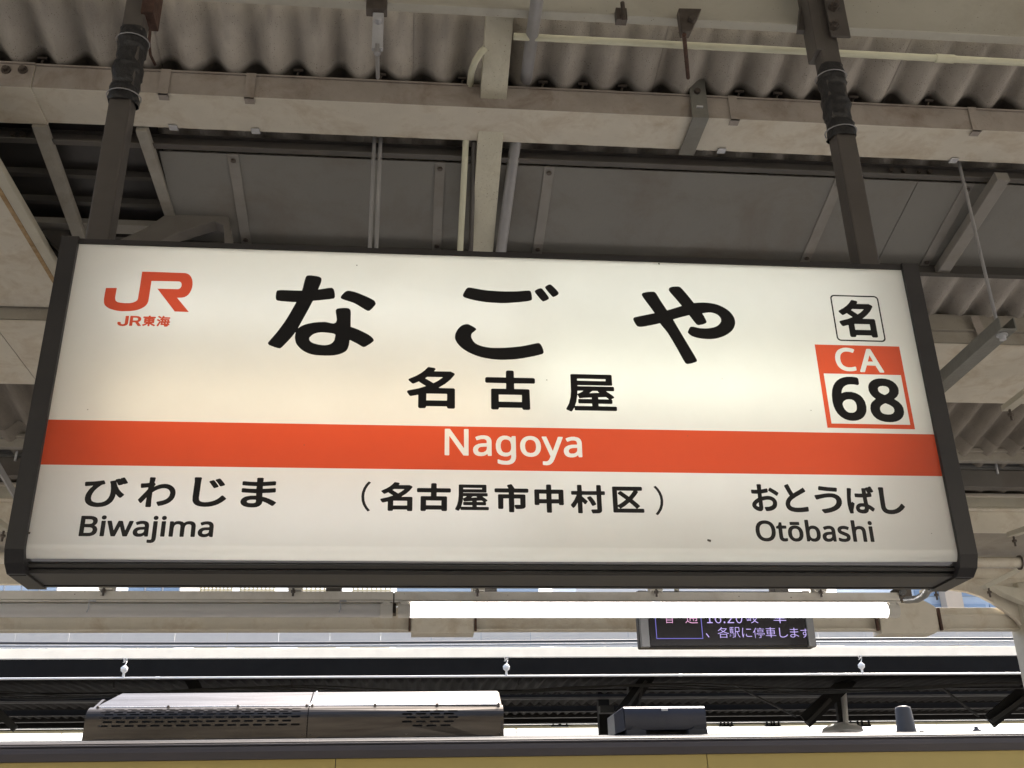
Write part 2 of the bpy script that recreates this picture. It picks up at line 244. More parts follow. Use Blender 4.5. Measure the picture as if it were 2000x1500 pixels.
# ------------------------------------------------------------------ lettering outlines, metres on the sign face (x + 2, z) * 10000
GLY = {
 'big': [
  ['16971,30532 16896,30541 16820,30556 16744,30581 16668,30615 16592,30656 16530,30698 16478,30742 16423,30799 16377,30857 16341,30913 16319,30963 16300,31027 16286,31103 16282,31153 16283,31229 16294,31305 16288,31319 16196,31166 16099,31028 15911,30786 15870,30748 15846,30738 15820,30738 15757,30751 15668,30778 15517,30840 15490,30862 15467,30900 15468,30925 15486,30963 15704,31280 15845,31520 15921,31659 15985,31786 16056,31938 16241,32380 16238,32393 16111,32392 15972,32397 15808,32409 15681,32422 15656,32429 15630,32442 15614,32456 15605,32471 15590,32545 15587,32595 15589,32671 15593,32722 15607,32773 15618,32789 15630,32799 15719,32814 15820,32816 16301,32815 16390,32818 16398,32823 16402,32836 16420,32924 16455,33165 16484,33304 16500,33342 16516,33365 16529,33374 16579,33386 16655,33388 16832,33365 16883,33355 16921,33342 16971,33311 16990,33279 16994,33253 16994,33203 16989,33165 16972,33089 16907,32874 17009,32893 17225,32941 17326,32952 17351,32946 17390,32912 17404,32886 17420,32836 17438,32760 17448,32697 17451,32621 17438,32583 17427,32569 17402,32555 17250,32523 17085,32498 16769,32456 16761,32444 16646,32153 16362,31470 16364,31460 16415,31506 16465,31543 16529,31579 16592,31607 16668,31633 16832,31675 16921,31688 17009,31698 17187,31708 17275,31695 17376,31669 17452,31661 17465,31663 17526,31697 17552,31786 17537,31900 17511,32026 17501,32127 17508,32153 17516,32165 17541,32190 17566,32202 17642,32217 17731,32226 17807,32228 17882,32222 17908,32215 17933,32198 17958,32168 17970,32140 17980,32077 17984,32001 17986,31849 17997,31558 18123,31513 18237,31467 18401,31387 18502,31333 18578,31286 18651,31229 18711,31166 18726,31141 18735,31115 18738,31090 18727,31065 18679,31014 18620,30963 18490,30871 18464,30859 18426,30854 18401,30860 18363,30878 18224,30965 17996,31089 17985,31077 17975,30938 17966,30888 17941,30799 17920,30748 17896,30710 17857,30673 17819,30646 17769,30616 17718,30592 17659,30571 17553,30545 17478,30533 17402,30526 17250,30521 17085,30525','17136,30887 17035,30901 16908,30932 16858,30950 16820,30968 16782,30995 16754,31027 16739,31052 16731,31077 16729,31103 16733,31128 16743,31153 16793,31216 16845,31260 16896,31287 16946,31306 16997,31320 17060,31331 17111,31334 17174,31333 17402,31314 17465,31301 17516,31276 17530,31254 17532,31229 17513,31090 17496,31039 17470,31001 17447,30976 17420,30951 17389,30930 17351,30913 17310,30900 17262,30890 17212,30884','18502,32147 18401,32204 18186,32346 18085,32404 17984,32446 17769,32516 17667,32558 17645,32583 17637,32608 17643,32646 17669,32697 17737,32785 17769,32817 17794,32836 17832,32853 17857,32859 17920,32859 18060,32828 18199,32779 18452,32668 18572,32608 18682,32545 18711,32520 18727,32494 18745,32456 18753,32431 18755,32406 18743,32368 18663,32254 18619,32203 18581,32165 18566,32155 18540,32145 18515,32144'],
  ['22515,30527 22397,30541 22266,30562 22148,30587 22044,30619 21952,30652 21861,30691 21756,30742 21691,30780 21612,30831 21534,30891 21472,30947 21416,31011 21379,31064 21348,31116 21312,31195 21302,31234 21299,31286 21301,31339 21311,31391 21322,31430 21350,31496 21394,31574 21422,31613 21482,31677 21521,31709 21560,31730 21612,31749 21652,31758 21691,31761 21717,31760 21743,31752 21861,31690 21913,31657 21968,31613 21979,31587 21978,31574 21972,31561 21939,31525 21863,31456 21835,31417 21825,31391 21818,31352 21818,31313 21823,31286 21842,31234 21870,31182 21900,31137 21929,31103 21977,31064 22022,31038 22122,30996 22201,30974 22292,30955 22449,30936 22554,30933 22671,30935 22894,30948 23168,30977 23430,31016 23547,31042 23900,31133 23953,31142 23979,31143 24005,31136 24015,31130 24031,31115 24051,31090 24079,31038 24115,30933 24127,30881 24134,30829 24123,30790 24103,30763 24083,30753 23966,30713 23822,30672 23456,30587 23234,30549 23129,30536 22894,30519 22763,30515 22632,30518','22488,32568 22318,32580 22201,32594 21965,32632 21795,32672 21704,32699 21612,32732 21586,32748 21562,32777 21554,32803 21556,32829 21572,32881 21614,32973 21660,33051 21691,33088 21730,33106 21769,33110 21822,33105 22162,33044 22266,33030 22410,33018 22698,33004 22946,33002 23207,33011 23338,33019 23600,33052 23704,33059 23730,33056 23757,33049 23777,33025 23791,32986 23805,32921 23811,32855 23815,32777 23808,32725 23800,32712 23784,32698 23704,32670 23613,32649 23508,32633 23299,32603 23037,32573 22920,32565 22789,32561','24175,32668 24162,32673 24136,32693 24070,32773 23966,32918 23924,32986 23914,33012 23915,33051 23927,33069 23953,33091 24005,33123 24048,33143 24096,33159 24110,33160 24136,33154 24155,33143 24175,33123 24273,32986 24320,32908 24358,32839 24367,32816 24366,32777 24358,32764 24326,32738 24280,32707 24240,32687 24188,32667','24502,32849 24476,32870 24365,33012 24277,33143 24260,33182 24258,33208 24263,33221 24293,33251 24358,33294 24410,33314 24436,33312 24463,33300 24530,33234 24589,33169 24641,33104 24686,33038 24696,33012 24697,32986 24692,32960 24685,32947 24646,32910 24606,32883 24541,32850 24515,32844'],
  ['28756,30527 28743,30533 28720,30558 28660,30676 28490,31084 28366,31360 28238,31623 28181,31715 28061,31886 28006,31974 27783,31914 27507,31848 27388,31825 27309,31822 27257,31838 27229,31860 27201,31899 27173,31952 27145,32018 27130,32057 27125,32083 27131,32123 27138,32141 27158,32162 27184,32175 27349,32221 27851,32346 27848,32360 27805,32438 27557,32846 27507,32938 27479,33004 27477,33030 27487,33057 27505,33083 27533,33100 27612,33123 27691,33139 27783,33150 27875,33154 27901,33148 27927,33133 27952,33109 27983,33057 28080,32846 28283,32464 28414,32508 28782,32642 28791,32649 28743,32720 28602,32925 28446,33136 28406,33214 28404,33228 28403,33241 28413,33280 28427,33307 28454,33333 28519,33358 28585,33372 28717,33383 28756,33377 28796,33362 28822,33340 28873,33280 29029,33057 29216,32767 29387,32789 29493,32797 29571,32798 29677,32793 29795,32781 29887,32766 29992,32739 30071,32708 30163,32663 30255,32607 30334,32547 30387,32495 30432,32438 30479,32366 30514,32294 30530,32241 30541,32175 30544,32110 30538,32044 30518,31975 30485,31899 30447,31834 30408,31781 30347,31721 30269,31659 30193,31610 30124,31571 30033,31531 29940,31497 29848,31469 29756,31450 29650,31439 29545,31437 29427,31442 29348,31448 29269,31461 29190,31479 29124,31499 29045,31529 29006,31552 28980,31573 28931,31623 28911,31649 28907,31663 28914,31702 28973,31820 29003,31860 29032,31879 29111,31883 29177,31869 29256,31846 29335,31832 29479,31829 29558,31833 29637,31841 29769,31870 29848,31896 29908,31926 29953,31959 29987,31991 30021,32031 30055,32083 30065,32110 30072,32149 30072,32189 30066,32215 30045,32263 30013,32307 29979,32341 29953,32361 29900,32389 29848,32408 29795,32421 29742,32427 29690,32427 29624,32419 29466,32391 29462,32386 29516,32268 29550,32175 29574,32097 29569,32057 29558,32038 29545,32024 29493,31997 29427,31972 29322,31947 29295,31945 29269,31948 29243,31959 29222,31978 29165,32057 29019,32294 29006,32306 28743,32227 28467,32134 28458,32123 28651,31694 29064,30808 29117,30676 29119,30663 29116,30637 29111,30624 29100,30610 29032,30578 28953,30550 28888,30532 28822,30520 28796,30518'],
 ],
 'jr': [
  ['10784,31909 10672,31933 10540,31976 10443,32031 10377,32092 10370,32103 10339,32164 10316,32307 10316,32500 10321,32704 10326,32711 10652,32721 10655,32714 10648,32388 10658,32317 10682,32265 10690,32256 10744,32219 10835,32199 10958,32189 11121,32194 11212,32219 11284,32259 11330,32307 11344,32358 11352,32765 11355,33336 11365,33342 11966,33342 12679,33337 12751,33323 12816,33285 12828,33275 12889,33203 12931,33112 12954,33020 12965,32918 12960,32806 12943,32714 12914,32633 12869,32551 12821,32500 12761,32461 12679,32439 12541,32429 12547,32419 12948,31940 12944,31935 12934,31933 12527,31939 12516,31942 11898,32735 11905,32740 11915,32740 12516,32742 12527,32742 12561,32755 12567,32758 12599,32785 12623,32836 12627,32898 12616,32948 12613,32959 12588,32998 12547,33019 12506,33022 12109,33018 11686,33010 11682,32999 11675,32347 11671,32276 11656,32205 11628,32144 11620,32130 11569,32072 11487,32012 11396,31966 11273,31929 11151,31911 10917,31899'],
 ],
 'sub': [
  ['10953,31383 10926,31388 10900,31397 10875,31410 10857,31426 10841,31447 10833,31468 10831,31493 10833,31517 10839,31523 10848,31525 10918,31525 10926,31520 10931,31514 10932,31487 10936,31471 10942,31462 10953,31454 10970,31448 10996,31445 11018,31449 11035,31457 11047,31468 11052,31487 11053,31734 11059,31740 11070,31744 11140,31743 11151,31737 11154,31728 11154,31493 11151,31468 11143,31447 11130,31429 11117,31416 11097,31403 11070,31391 11040,31384 11009,31380'],
  ['11214,31395 11201,31398 11195,31404 11194,31410 11194,31732 11196,31741 11204,31747 11214,31748 11378,31748 11427,31743 11459,31734 11486,31720 11505,31705 11522,31685 11531,31664 11535,31643 11535,31626 11531,31605 11524,31587 11511,31570 11499,31558 11483,31547 11462,31537 11461,31534 11549,31416 11551,31410 11550,31404 11544,31398 11535,31395 11467,31395 11459,31397 11449,31404 11365,31519 11362,31521 11294,31522 11288,31519 11287,31404 11280,31398 11270,31395','11290,31586 11288,31590 11288,31682 11290,31684 11370,31684 11390,31682 11414,31676 11428,31667 11439,31649 11441,31629 11435,31611 11423,31598 11407,31591 11382,31587'],
  ['11763,31396 11753,31399 11747,31408 11747,31475 11684,31432 11644,31411 11621,31402 11614,31402 11608,31405 11583,31434 11581,31443 11588,31453 11647,31479 11695,31509 11641,31509 11632,31512 11627,31518 11626,31663 11627,31670 11637,31678 11747,31679 11601,31681 11595,31685 11591,31691 11591,31723 11593,31729 11601,31735 11608,31736 11744,31736 11747,31739 11749,31764 11755,31770 11763,31772 11793,31772 11803,31769 11809,31761 11809,31739 11813,31736 11952,31736 11962,31734 11967,31729 11970,31723 11970,31695 11966,31685 11959,31681 11809,31679 11923,31678 11929,31677 11934,31673 11937,31663 11936,31518 11931,31512 11923,31509 11862,31509 11913,31478 11972,31452 11978,31443 11977,31434 11952,31405 11946,31402 11936,31402 11873,31432 11836,31456 11810,31477 11809,31411 11807,31402 11797,31396','11687,31562 11687,31568 11691,31569 11744,31569 11747,31566 11747,31562 11744,31562','11810,31562 11810,31568 11813,31569 11873,31568 11875,31566 11873,31562','11687,31620 11687,31625 11747,31625 11747,31622 11744,31620','11810,31621 11810,31625 11873,31625 11875,31622 11873,31620'],
  ['12259,31399 12252,31406 12242,31435 12244,31441 12250,31448 12248,31449 12145,31450 12135,31455 12131,31464 12144,31530 12142,31534 12131,31534 12128,31532 12094,31451 12070,31403 12062,31400 12056,31401 12025,31419 12020,31425 12021,31435 12050,31492 12080,31562 12090,31567 12097,31566 12107,31560 12109,31578 12114,31585 12121,31587 12152,31588 12155,31617 12149,31613 12138,31613 12107,31632 12104,31638 12104,31645 12127,31673 12145,31700 12161,31731 12175,31766 12180,31771 12186,31773 12221,31765 12228,31762 12232,31753 12225,31731 12228,31729 12393,31729 12404,31725 12408,31718 12407,31686 12404,31680 12397,31677 12200,31676 12192,31667 12379,31665 12386,31661 12389,31654 12386,31588 12407,31587 12414,31583 12417,31578 12418,31546 12416,31540 12407,31535 12383,31533 12381,31502 12397,31500 12406,31492 12407,31464 12404,31455 12397,31451 12373,31449 12360,31419 12351,31409 12338,31402 12307,31397','12280,31447 12304,31449 12309,31448','12200,31501 12198,31505 12204,31534 12211,31534 12214,31527 12243,31502','12311,31501 12307,31502 12300,31513 12281,31533 12325,31533 12322,31502','12083,31571 12059,31588 12014,31612 12009,31616 12007,31623 12009,31629 12031,31654 12042,31656 12066,31645 12104,31624 12121,31610 12121,31600 12100,31574 12093,31570','12211,31587 12214,31613 12217,31615 12221,31614 12224,31609 12250,31588','12317,31587 12314,31588 12293,31614 12328,31615 12330,31613 12328,31588','12107,31683 12083,31699 12031,31728 12029,31734 12031,31740 12055,31766 12066,31766 12097,31753 12128,31736 12146,31721 12146,31708 12124,31683 12118,31680'],
 ],
 'kan': [
  ['20233,28799 20188,28811 20168,28847 20168,29241 20161,29249 19960,29204 19917,29207 19890,29229 19825,29324 19818,29360 19835,29384 19859,29396 20175,29470 20402,29551 20204,29679 20190,29698 20175,29700 20018,29626 19975,29631 19864,29730 19856,29766 19871,29790 20075,29887 20224,29981 20353,30088 20448,30195 20477,30208 20649,30184 20678,30172 20694,30148 20693,30124 20649,30064 21165,30068 21271,30016 21294,29992 21293,29957 21165,29789 20994,29634 20795,29503 20821,29493 21251,29493 21280,29485 21299,29467 21306,29444 21306,28847 21298,28823 21280,28807 21251,28799 21107,28800 21067,28823 21050,28873 20419,28873 20405,28823 20376,28803','20419,29069 20419,29296 21036,29297 21059,29288 21059,29085 21050,29069','20634,29656 20380,29813 20380,29825 20434,29865 20907,29867 20925,29861 20778,29743'],
  ['22495,28799 22448,28810 22425,28844 22430,29480 22452,29503 22481,29511 22902,29511 22907,29696 22889,29703 22291,29706 22263,29722 22250,29753 22250,29855 22268,29889 22304,29903 22902,29905 22908,30105 22930,30137 22970,30149 23106,30148 23148,30128 23159,30105 23159,29912 23174,29903 23759,29903 23805,29889 23823,29855 23823,29753 23813,29726 23786,29707 23174,29703 23159,29696 23161,29513 23596,29511 23623,29502 23643,29480 23648,28855 23633,28821 23596,28804 23446,28805 23405,28830 23392,28870 22685,28870 22671,28867 22661,28821 22630,28801','22671,29071 22671,29310 23396,29310 23392,29069'],
  ['24911,28785 24792,28843 24779,28870 24876,29059 24932,29270 24954,29470 24958,30038 24967,30060 25004,30073 26248,30073 26274,30062 26286,30038 26286,29726 26280,29704 26261,29690 25176,29688 25165,29671 25176,29656 26301,29656 26324,29648 26339,29615 26338,29526 26327,29510 26301,29500 26102,29500 26081,29493 26239,29381 26324,29303 26315,29270 26238,29226 26233,29214 26259,29192 26257,29081 26221,29061 25811,29060 25810,28981 25824,28976 26367,28972 26389,28947 26389,28858 26380,28834 26340,28821 25083,28821 25057,28831 25045,28847 25044,28926 25043,28914 25030,28905 24964,28794 24938,28781','25070,28974 25064,28981 25108,29114 25152,29348 25163,29351 25202,29253 25229,29238 25348,29253 25599,29269 25606,29259 25599,29217 25202,29216 25180,29203 25171,29181 25171,29092 25189,29067 25216,29061 25599,29061 25606,29048 25606,28981 25599,28976','25811,29222 25813,29281 26062,29294 26145,29226 26129,29217 25824,29217','25163,29384 25155,29404 25163,29496 25321,29500 25346,29493 25249,29426 25176,29397','25546,29423 25540,29426 25639,29500 25798,29500 25809,29493 25815,29470 25860,29437','25176,29845 25165,29860 25165,29904 25176,29916 26076,29916 26079,29904 26079,29849 26062,29845'],
 ],
 'ngy': [
  ['22736,26995 22652,27014 22605,27037 22602,27137 22610,27155 22631,27159 22705,27131 22800,27114 22884,27112 22937,27124 22979,27150 23007,27187 23021,27238 23024,27308 22926,27263 22873,27254 22810,27254 22716,27278 22643,27328 22610,27368 22583,27418 22556,27519 22555,27660 22584,27770 22611,27821 22652,27869 22694,27901 22747,27924 22810,27936 22905,27932 22979,27906 23032,27869 23053,27922 23158,27925 23172,27901 23172,27268 23165,27197 23147,27137 23125,27097 23095,27061 23053,27029 23011,27010 22958,26995 22884,26987','24003,26995 23985,27006 23982,27016 23985,27107 24003,27117 24097,27112 24141,27127 24186,27177 24229,27278 23971,27911 23992,27926 24108,27926 24120,27921 24298,27474 24309,27463 24477,27916 24498,27926 24624,27921 24631,27911 24627,27891 24348,27187 24300,27097 24246,27037 24182,27000 24108,26987','22029,27257 21977,27272 21934,27295 21903,27323 21879,27358 21862,27408 21858,27459 21864,27509 21880,27549 21934,27610 22019,27651 22114,27670 22278,27680 22279,27730 22267,27770 22251,27790 22198,27812 22103,27807 21977,27768 21963,27780 21933,27851 21931,27871 21945,27883 22008,27909 22114,27933 22209,27935 22304,27917 22346,27895 22384,27861 22408,27821 22423,27770 22428,27710 22427,27278 22409,27265 22325,27265 22309,27278 22293,27330 22240,27288 22188,27265 22114,27254','23570,27256 23507,27271 23448,27298 23396,27338 23355,27388 23325,27449 23306,27519 23300,27599 23306,27680 23321,27740 23350,27800 23390,27851 23433,27886 23485,27913 23549,27931 23623,27938 23686,27933 23749,27916 23802,27891 23853,27851 23893,27800 23923,27740 23940,27670 23946,27599 23940,27519 23925,27459 23898,27398 23862,27348 23816,27308 23770,27283 23707,27262 23644,27254','24826,27256 24773,27269 24731,27289 24695,27318 24667,27357 24650,27408 24645,27459 24652,27509 24667,27549 24720,27609 24804,27651 24899,27670 25068,27679 25067,27730 25047,27782 25022,27800 24984,27812 24899,27809 24773,27766 24762,27768 24751,27780 24721,27851 24719,27871 24731,27882 24794,27908 24899,27933 24994,27935 25089,27917 25132,27896 25171,27861 25195,27821 25210,27770 25216,27710 25214,27278 25195,27264 25110,27265 25097,27278 25079,27329 25026,27287 24973,27265 24899,27253','21006,27267 20995,27288 20998,28122 21027,28132 21143,28132 21161,28122 21576,27510 21585,27529 21582,28112 21597,28132 21713,28131 21726,28112 21723,27275 21702,27264 21565,27268 21143,27890 21135,27871 21137,27278 21122,27265','22082,27378 22033,27398 22014,27429 22013,27479 22035,27519 22063,27539 22114,27555 22272,27567 22280,27559 22276,27489 22262,27449 22240,27421 22177,27385 22124,27376','22842,27377 22778,27397 22733,27449 22707,27539 22707,27640 22725,27720 22765,27780 22821,27808 22884,27810 22926,27801 22958,27786 22998,27740 23022,27650 23023,27529 23008,27459 22973,27408 22916,27382','23612,27378 23538,27396 23491,27439 23460,27519 23453,27620 23470,27710 23505,27770 23559,27803 23633,27811 23707,27793 23755,27750 23784,27680 23792,27579 23778,27489 23746,27429 23718,27403 23689,27388','24868,27378 24826,27395 24802,27429 24801,27479 24826,27522 24857,27542 24921,27558 25058,27567 25067,27559 25061,27479 25049,27449 25026,27420 24994,27397 24952,27382'],
 ],
 'hira': [
  ['10956,25534 10894,25546 10843,25563 10781,25594 10728,25636 10694,25683 10673,25737 10665,25799 10671,25869 10686,25931 10743,26047 10782,26102 10846,26172 10833,26175 10647,26156 10626,26163 10614,26179 10606,26265 10612,26280 10637,26292 10864,26304 11029,26324 11111,26341 11132,26338 11147,26327 11182,26249 11179,26234 11163,26221 11101,26206 11070,26187 10988,26117 10939,26063 10900,26009 10867,25947 10846,25884 10838,25815 10843,25776 10859,25737 10877,25714 10925,25683 11008,25664 11049,25662 11142,25671 11215,25698 11276,25744 11320,25807 11349,25884 11361,25985 11357,26094 11335,26218 11307,26288 11313,26311 11328,26320 11451,26345 11462,26371 11481,26381 11554,26399 11585,26387 11591,26404 11606,26415 11678,26436 11709,26430 11808,26288 11813,26272 11802,26254 11719,26229 11688,26233 11657,26211 11575,26189 11545,26203 11492,26292 11490,26280 11526,26179 11583,26078 11627,26024 11675,25978 11745,25923 11752,25908 11745,25892 11676,25822 11657,25813 11637,25813 11591,25846 11513,25923 11504,25846 11477,25760 11438,25690 11370,25621 11286,25571 11183,25540 11049,25527'],
  ['12399,25547 12388,25557 12384,25573 12389,25821 12382,25826 12266,25674 12247,25663 12230,25665 12217,25674 12161,25744 12154,25767 12399,26082 12403,26139 12221,26118 12204,26123 12191,26139 12181,26240 12193,26256 12204,26261 12315,26265 12416,26279 12420,26357 12416,26426 12422,26442 12442,26453 12560,26450 12577,26441 12585,26419 12565,26287 12597,26248 12602,26232 12597,26217 12559,26163 12687,26221 12738,26236 12823,26251 12874,26253 12933,26248 12992,26233 13043,26211 13102,26170 13139,26132 13168,26085 13188,26031 13196,25969 13188,25883 13164,25813 13129,25759 13069,25699 13009,25659 12933,25624 12848,25597 12764,25579 12747,25579 12730,25592 12687,25670 12683,25682 12687,25698 12704,25712 12840,25741 12899,25765 12950,25794 12989,25829 13017,25868 13035,25914 13040,25984 13028,26023 12995,26070 12948,26101 12908,26114 12857,26119 12814,26117 12764,26108 12687,26082 12603,26036 12538,25984 12536,25759 12546,25573 12542,25557 12518,25542 12416,25542'],
  ['13950,25573 13849,25596 13788,25626 13748,25659 13717,25700 13694,25758 13687,25881 13702,26344 13690,26444 13697,26459 13717,26470 13869,26470 13889,26462 13901,26444 13889,26336 13873,25835 13886,25773 13920,25736 13981,25714 14052,25707 14143,25713 14264,25741 14325,25766 14379,25796 14431,25835 14508,25909 14528,25918 14559,25912 14649,25827 14644,25804 14548,25719 14435,25650 14356,25616 14264,25589 14163,25571 14052,25565','14264,26143 14121,26328 14123,26344 14142,26359 14234,26386 14255,26382 14280,26359 14367,26251 14402,26197 14396,26180 14376,26167 14295,26140','14447,26195 14432,26205 14370,26290 14301,26367 14294,26382 14300,26397 14315,26409 14406,26438 14427,26435 14457,26408 14544,26305 14579,26251 14574,26236 14558,26224 14477,26195'],
  ['15295,25566 15210,25583 15157,25603 15115,25630 15087,25661 15068,25700 15062,25739 15072,25786 15089,25817 15121,25848 15168,25878 15221,25898 15347,25922 15495,25925 15492,25997 15094,26016 15069,26036 15069,26130 15083,26144 15105,26149 15284,26135 15485,26130 15490,26208 15474,26214 15242,26223 15094,26236 15080,26247 15075,26263 15074,26341 15083,26356 15115,26366 15295,26350 15485,26344 15491,26349 15488,26458 15506,26474 15527,26478 15643,26478 15674,26466 15682,26450 15675,26348 16002,26374 16034,26367 16047,26349 16046,26271 16040,26255 16023,26244 15672,26216 15675,26135 15823,26142 16013,26160 16034,26158 16053,26145 16057,26052 16048,26036 16034,26028 15875,26013 15685,26003 15676,25997 15683,25895 15791,25866 15899,25825 16002,25776 16079,25731 16087,25716 16083,25700 16021,25630 16002,25615 15968,25614 15823,25697 15696,25749 15688,25700 15671,25661 15627,25614 15586,25591 15538,25574 15474,25563 15400,25560','15347,25692 15284,25703 15252,25722 15245,25747 15263,25770 15305,25787 15358,25796 15421,25799 15497,25794 15503,25786 15501,25731 15485,25708 15442,25693'],
  ['30562,25599 30496,25626 30431,25673 30406,25703 30387,25740 30379,25784 30387,25828 30399,25858 30425,25895 30488,25955 30591,26021 30591,26146 30584,26150 30445,26152 30408,26160 30396,26183 30395,26264 30403,26279 30423,26287 30510,26280 30591,26282 30594,26368 30589,26434 30593,26449 30613,26463 30708,26463 30723,26456 30733,26434 30724,26301 30730,26295 30891,26329 30913,26321 30922,26301 30924,26220 30913,26201 30854,26185 30720,26161 30720,26065 30825,26083 30905,26089 30956,26085 31008,26074 31059,26052 31095,26029 31125,26000 31154,25956 31170,25910 31174,25865 31171,25821 31160,25777 31138,25732 31109,25696 31044,25647 30993,25625 30942,25610 30876,25600 30810,25597 30792,25614 30765,25696 30764,25710 30772,25725 30788,25734 30898,25740 30978,25768 31015,25798 31030,25821 31038,25858 31036,25888 31021,25917 31000,25936 30964,25953 30935,25960 30876,25962 30825,25957 30722,25934 30722,25710 30707,25651 30687,25622 30657,25601 30613,25592','30569,25738 30528,25762 30516,25777 30513,25792 30523,25814 30541,25836 30591,25875 30593,25740 30584,25735','31176,26093 31095,26154 30946,26249 30940,26264 30943,26279 30986,26348 31008,26354 31044,26337 31169,26260 31249,26200 31254,26176 31212,26107 31198,26093'],
  ['31695,25578 31598,25599 31538,25627 31501,25655 31464,25701 31440,25763 31434,25817 31438,25863 31464,25944 31516,26020 31600,26101 31537,26231 31463,26408 31465,26423 31477,26438 31568,26478 31583,26477 31600,26462 31667,26293 31717,26188 31724,26181 31955,26310 32037,26362 32052,26362 32067,26350 32117,26262 32116,26247 32104,26231 31799,26064 31680,25986 31635,25946 31601,25901 31583,25855 31580,25824 31590,25786 31620,25755 31657,25737 31732,25721 31791,25718 31918,25723 32037,25738 32111,25753 32126,25751 32139,25740 32145,25725 32145,25625 32138,25609 32126,25600 32089,25593 31933,25576 31791,25571'],
  ['32623,25553 32558,25637 32554,25651 32559,25665 32586,25680 32688,25693 32789,25715 32863,25738 32937,25772 32988,25807 33030,25853 33052,25896 33060,25948 33050,25993 33030,26019 32993,26043 32928,26061 32882,26063 32789,26058 32706,26046 32567,26016 32462,25985 32439,25985 32425,25993 32415,26008 32384,26097 32387,26119 32410,26133 32493,26143 32734,26185 32845,26195 32965,26192 33030,26180 33095,26157 33141,26131 33181,26097 33213,26052 33230,26008 33238,25948 33227,25866 33192,25792 33132,25723 33065,25673 32974,25627 32882,25593 32771,25566 32651,25547','33058,26245 32752,26269 32558,26291 32540,26300 32531,26320 32548,26402 32560,26417 32586,26424 32845,26393 33113,26377 33132,26368 33140,26350 33123,26261 33102,26246'],
  ['33455,25548 33439,25568 33414,25696 33404,25825 33404,25930 33414,26051 33453,26353 33464,26368 33485,26374 33568,26366 33583,26359 33591,26346 33546,26089 33529,25893 33545,25918 33560,25925 33574,25923 33624,25885 33631,25862 33563,25651 33560,25568 33553,25558 33538,25550','33831,25552 33748,25572 33711,25593 33688,25613 33667,25643 33653,25681 33649,25719 33653,25749 33666,25787 33687,25817 33711,25840 33741,25860 33778,25875 33823,25885 33929,25886 33923,26066 33778,26068 33688,26076 33673,26097 33672,26172 33676,26187 33688,26198 33703,26201 33823,26194 33921,26196 33919,26346 33929,26366 33944,26373 34041,26373 34064,26389 34109,26403 34132,26398 34154,26417 34207,26433 34222,26430 34237,26414 34271,26338 34295,26278 34294,26263 34274,26245 34222,26227 34199,26235 34193,26225 34211,26210 34217,26195 34217,26119 34207,26098 34177,26089 34056,26075 34054,26029 34064,25851 34136,25809 34207,25758 34244,25725 34251,25711 34249,25696 34206,25628 34184,25614 34163,25621 34086,25686 34071,25698 34064,25696 34045,25636 34026,25609 33996,25582 33966,25566 33921,25553','33831,25680 33801,25688 33780,25704 33774,25726 33786,25749 33808,25762 33846,25771 33891,25771 33934,25764 33932,25719 33914,25690 33884,25679','34056,26203 34053,26210 34056,26309 34098,26210'],
  ['34669,25544 34588,25566 34539,25596 34507,25628 34482,25667 34464,25722 34459,25840 34469,26284 34460,26381 34472,26403 34491,26410 34604,26409 34620,26403 34632,26388 34619,26173 34611,25796 34621,25737 34645,25706 34669,25691 34726,25678 34815,25680 34880,25693 34929,25711 35010,25760 35052,25796 35115,25869 35132,25878 35148,25878 35162,25870 35232,25789 35227,25766 35150,25685 35059,25618 34994,25585 34921,25559 34840,25543 34750,25537'],
 ],
 'rom': [
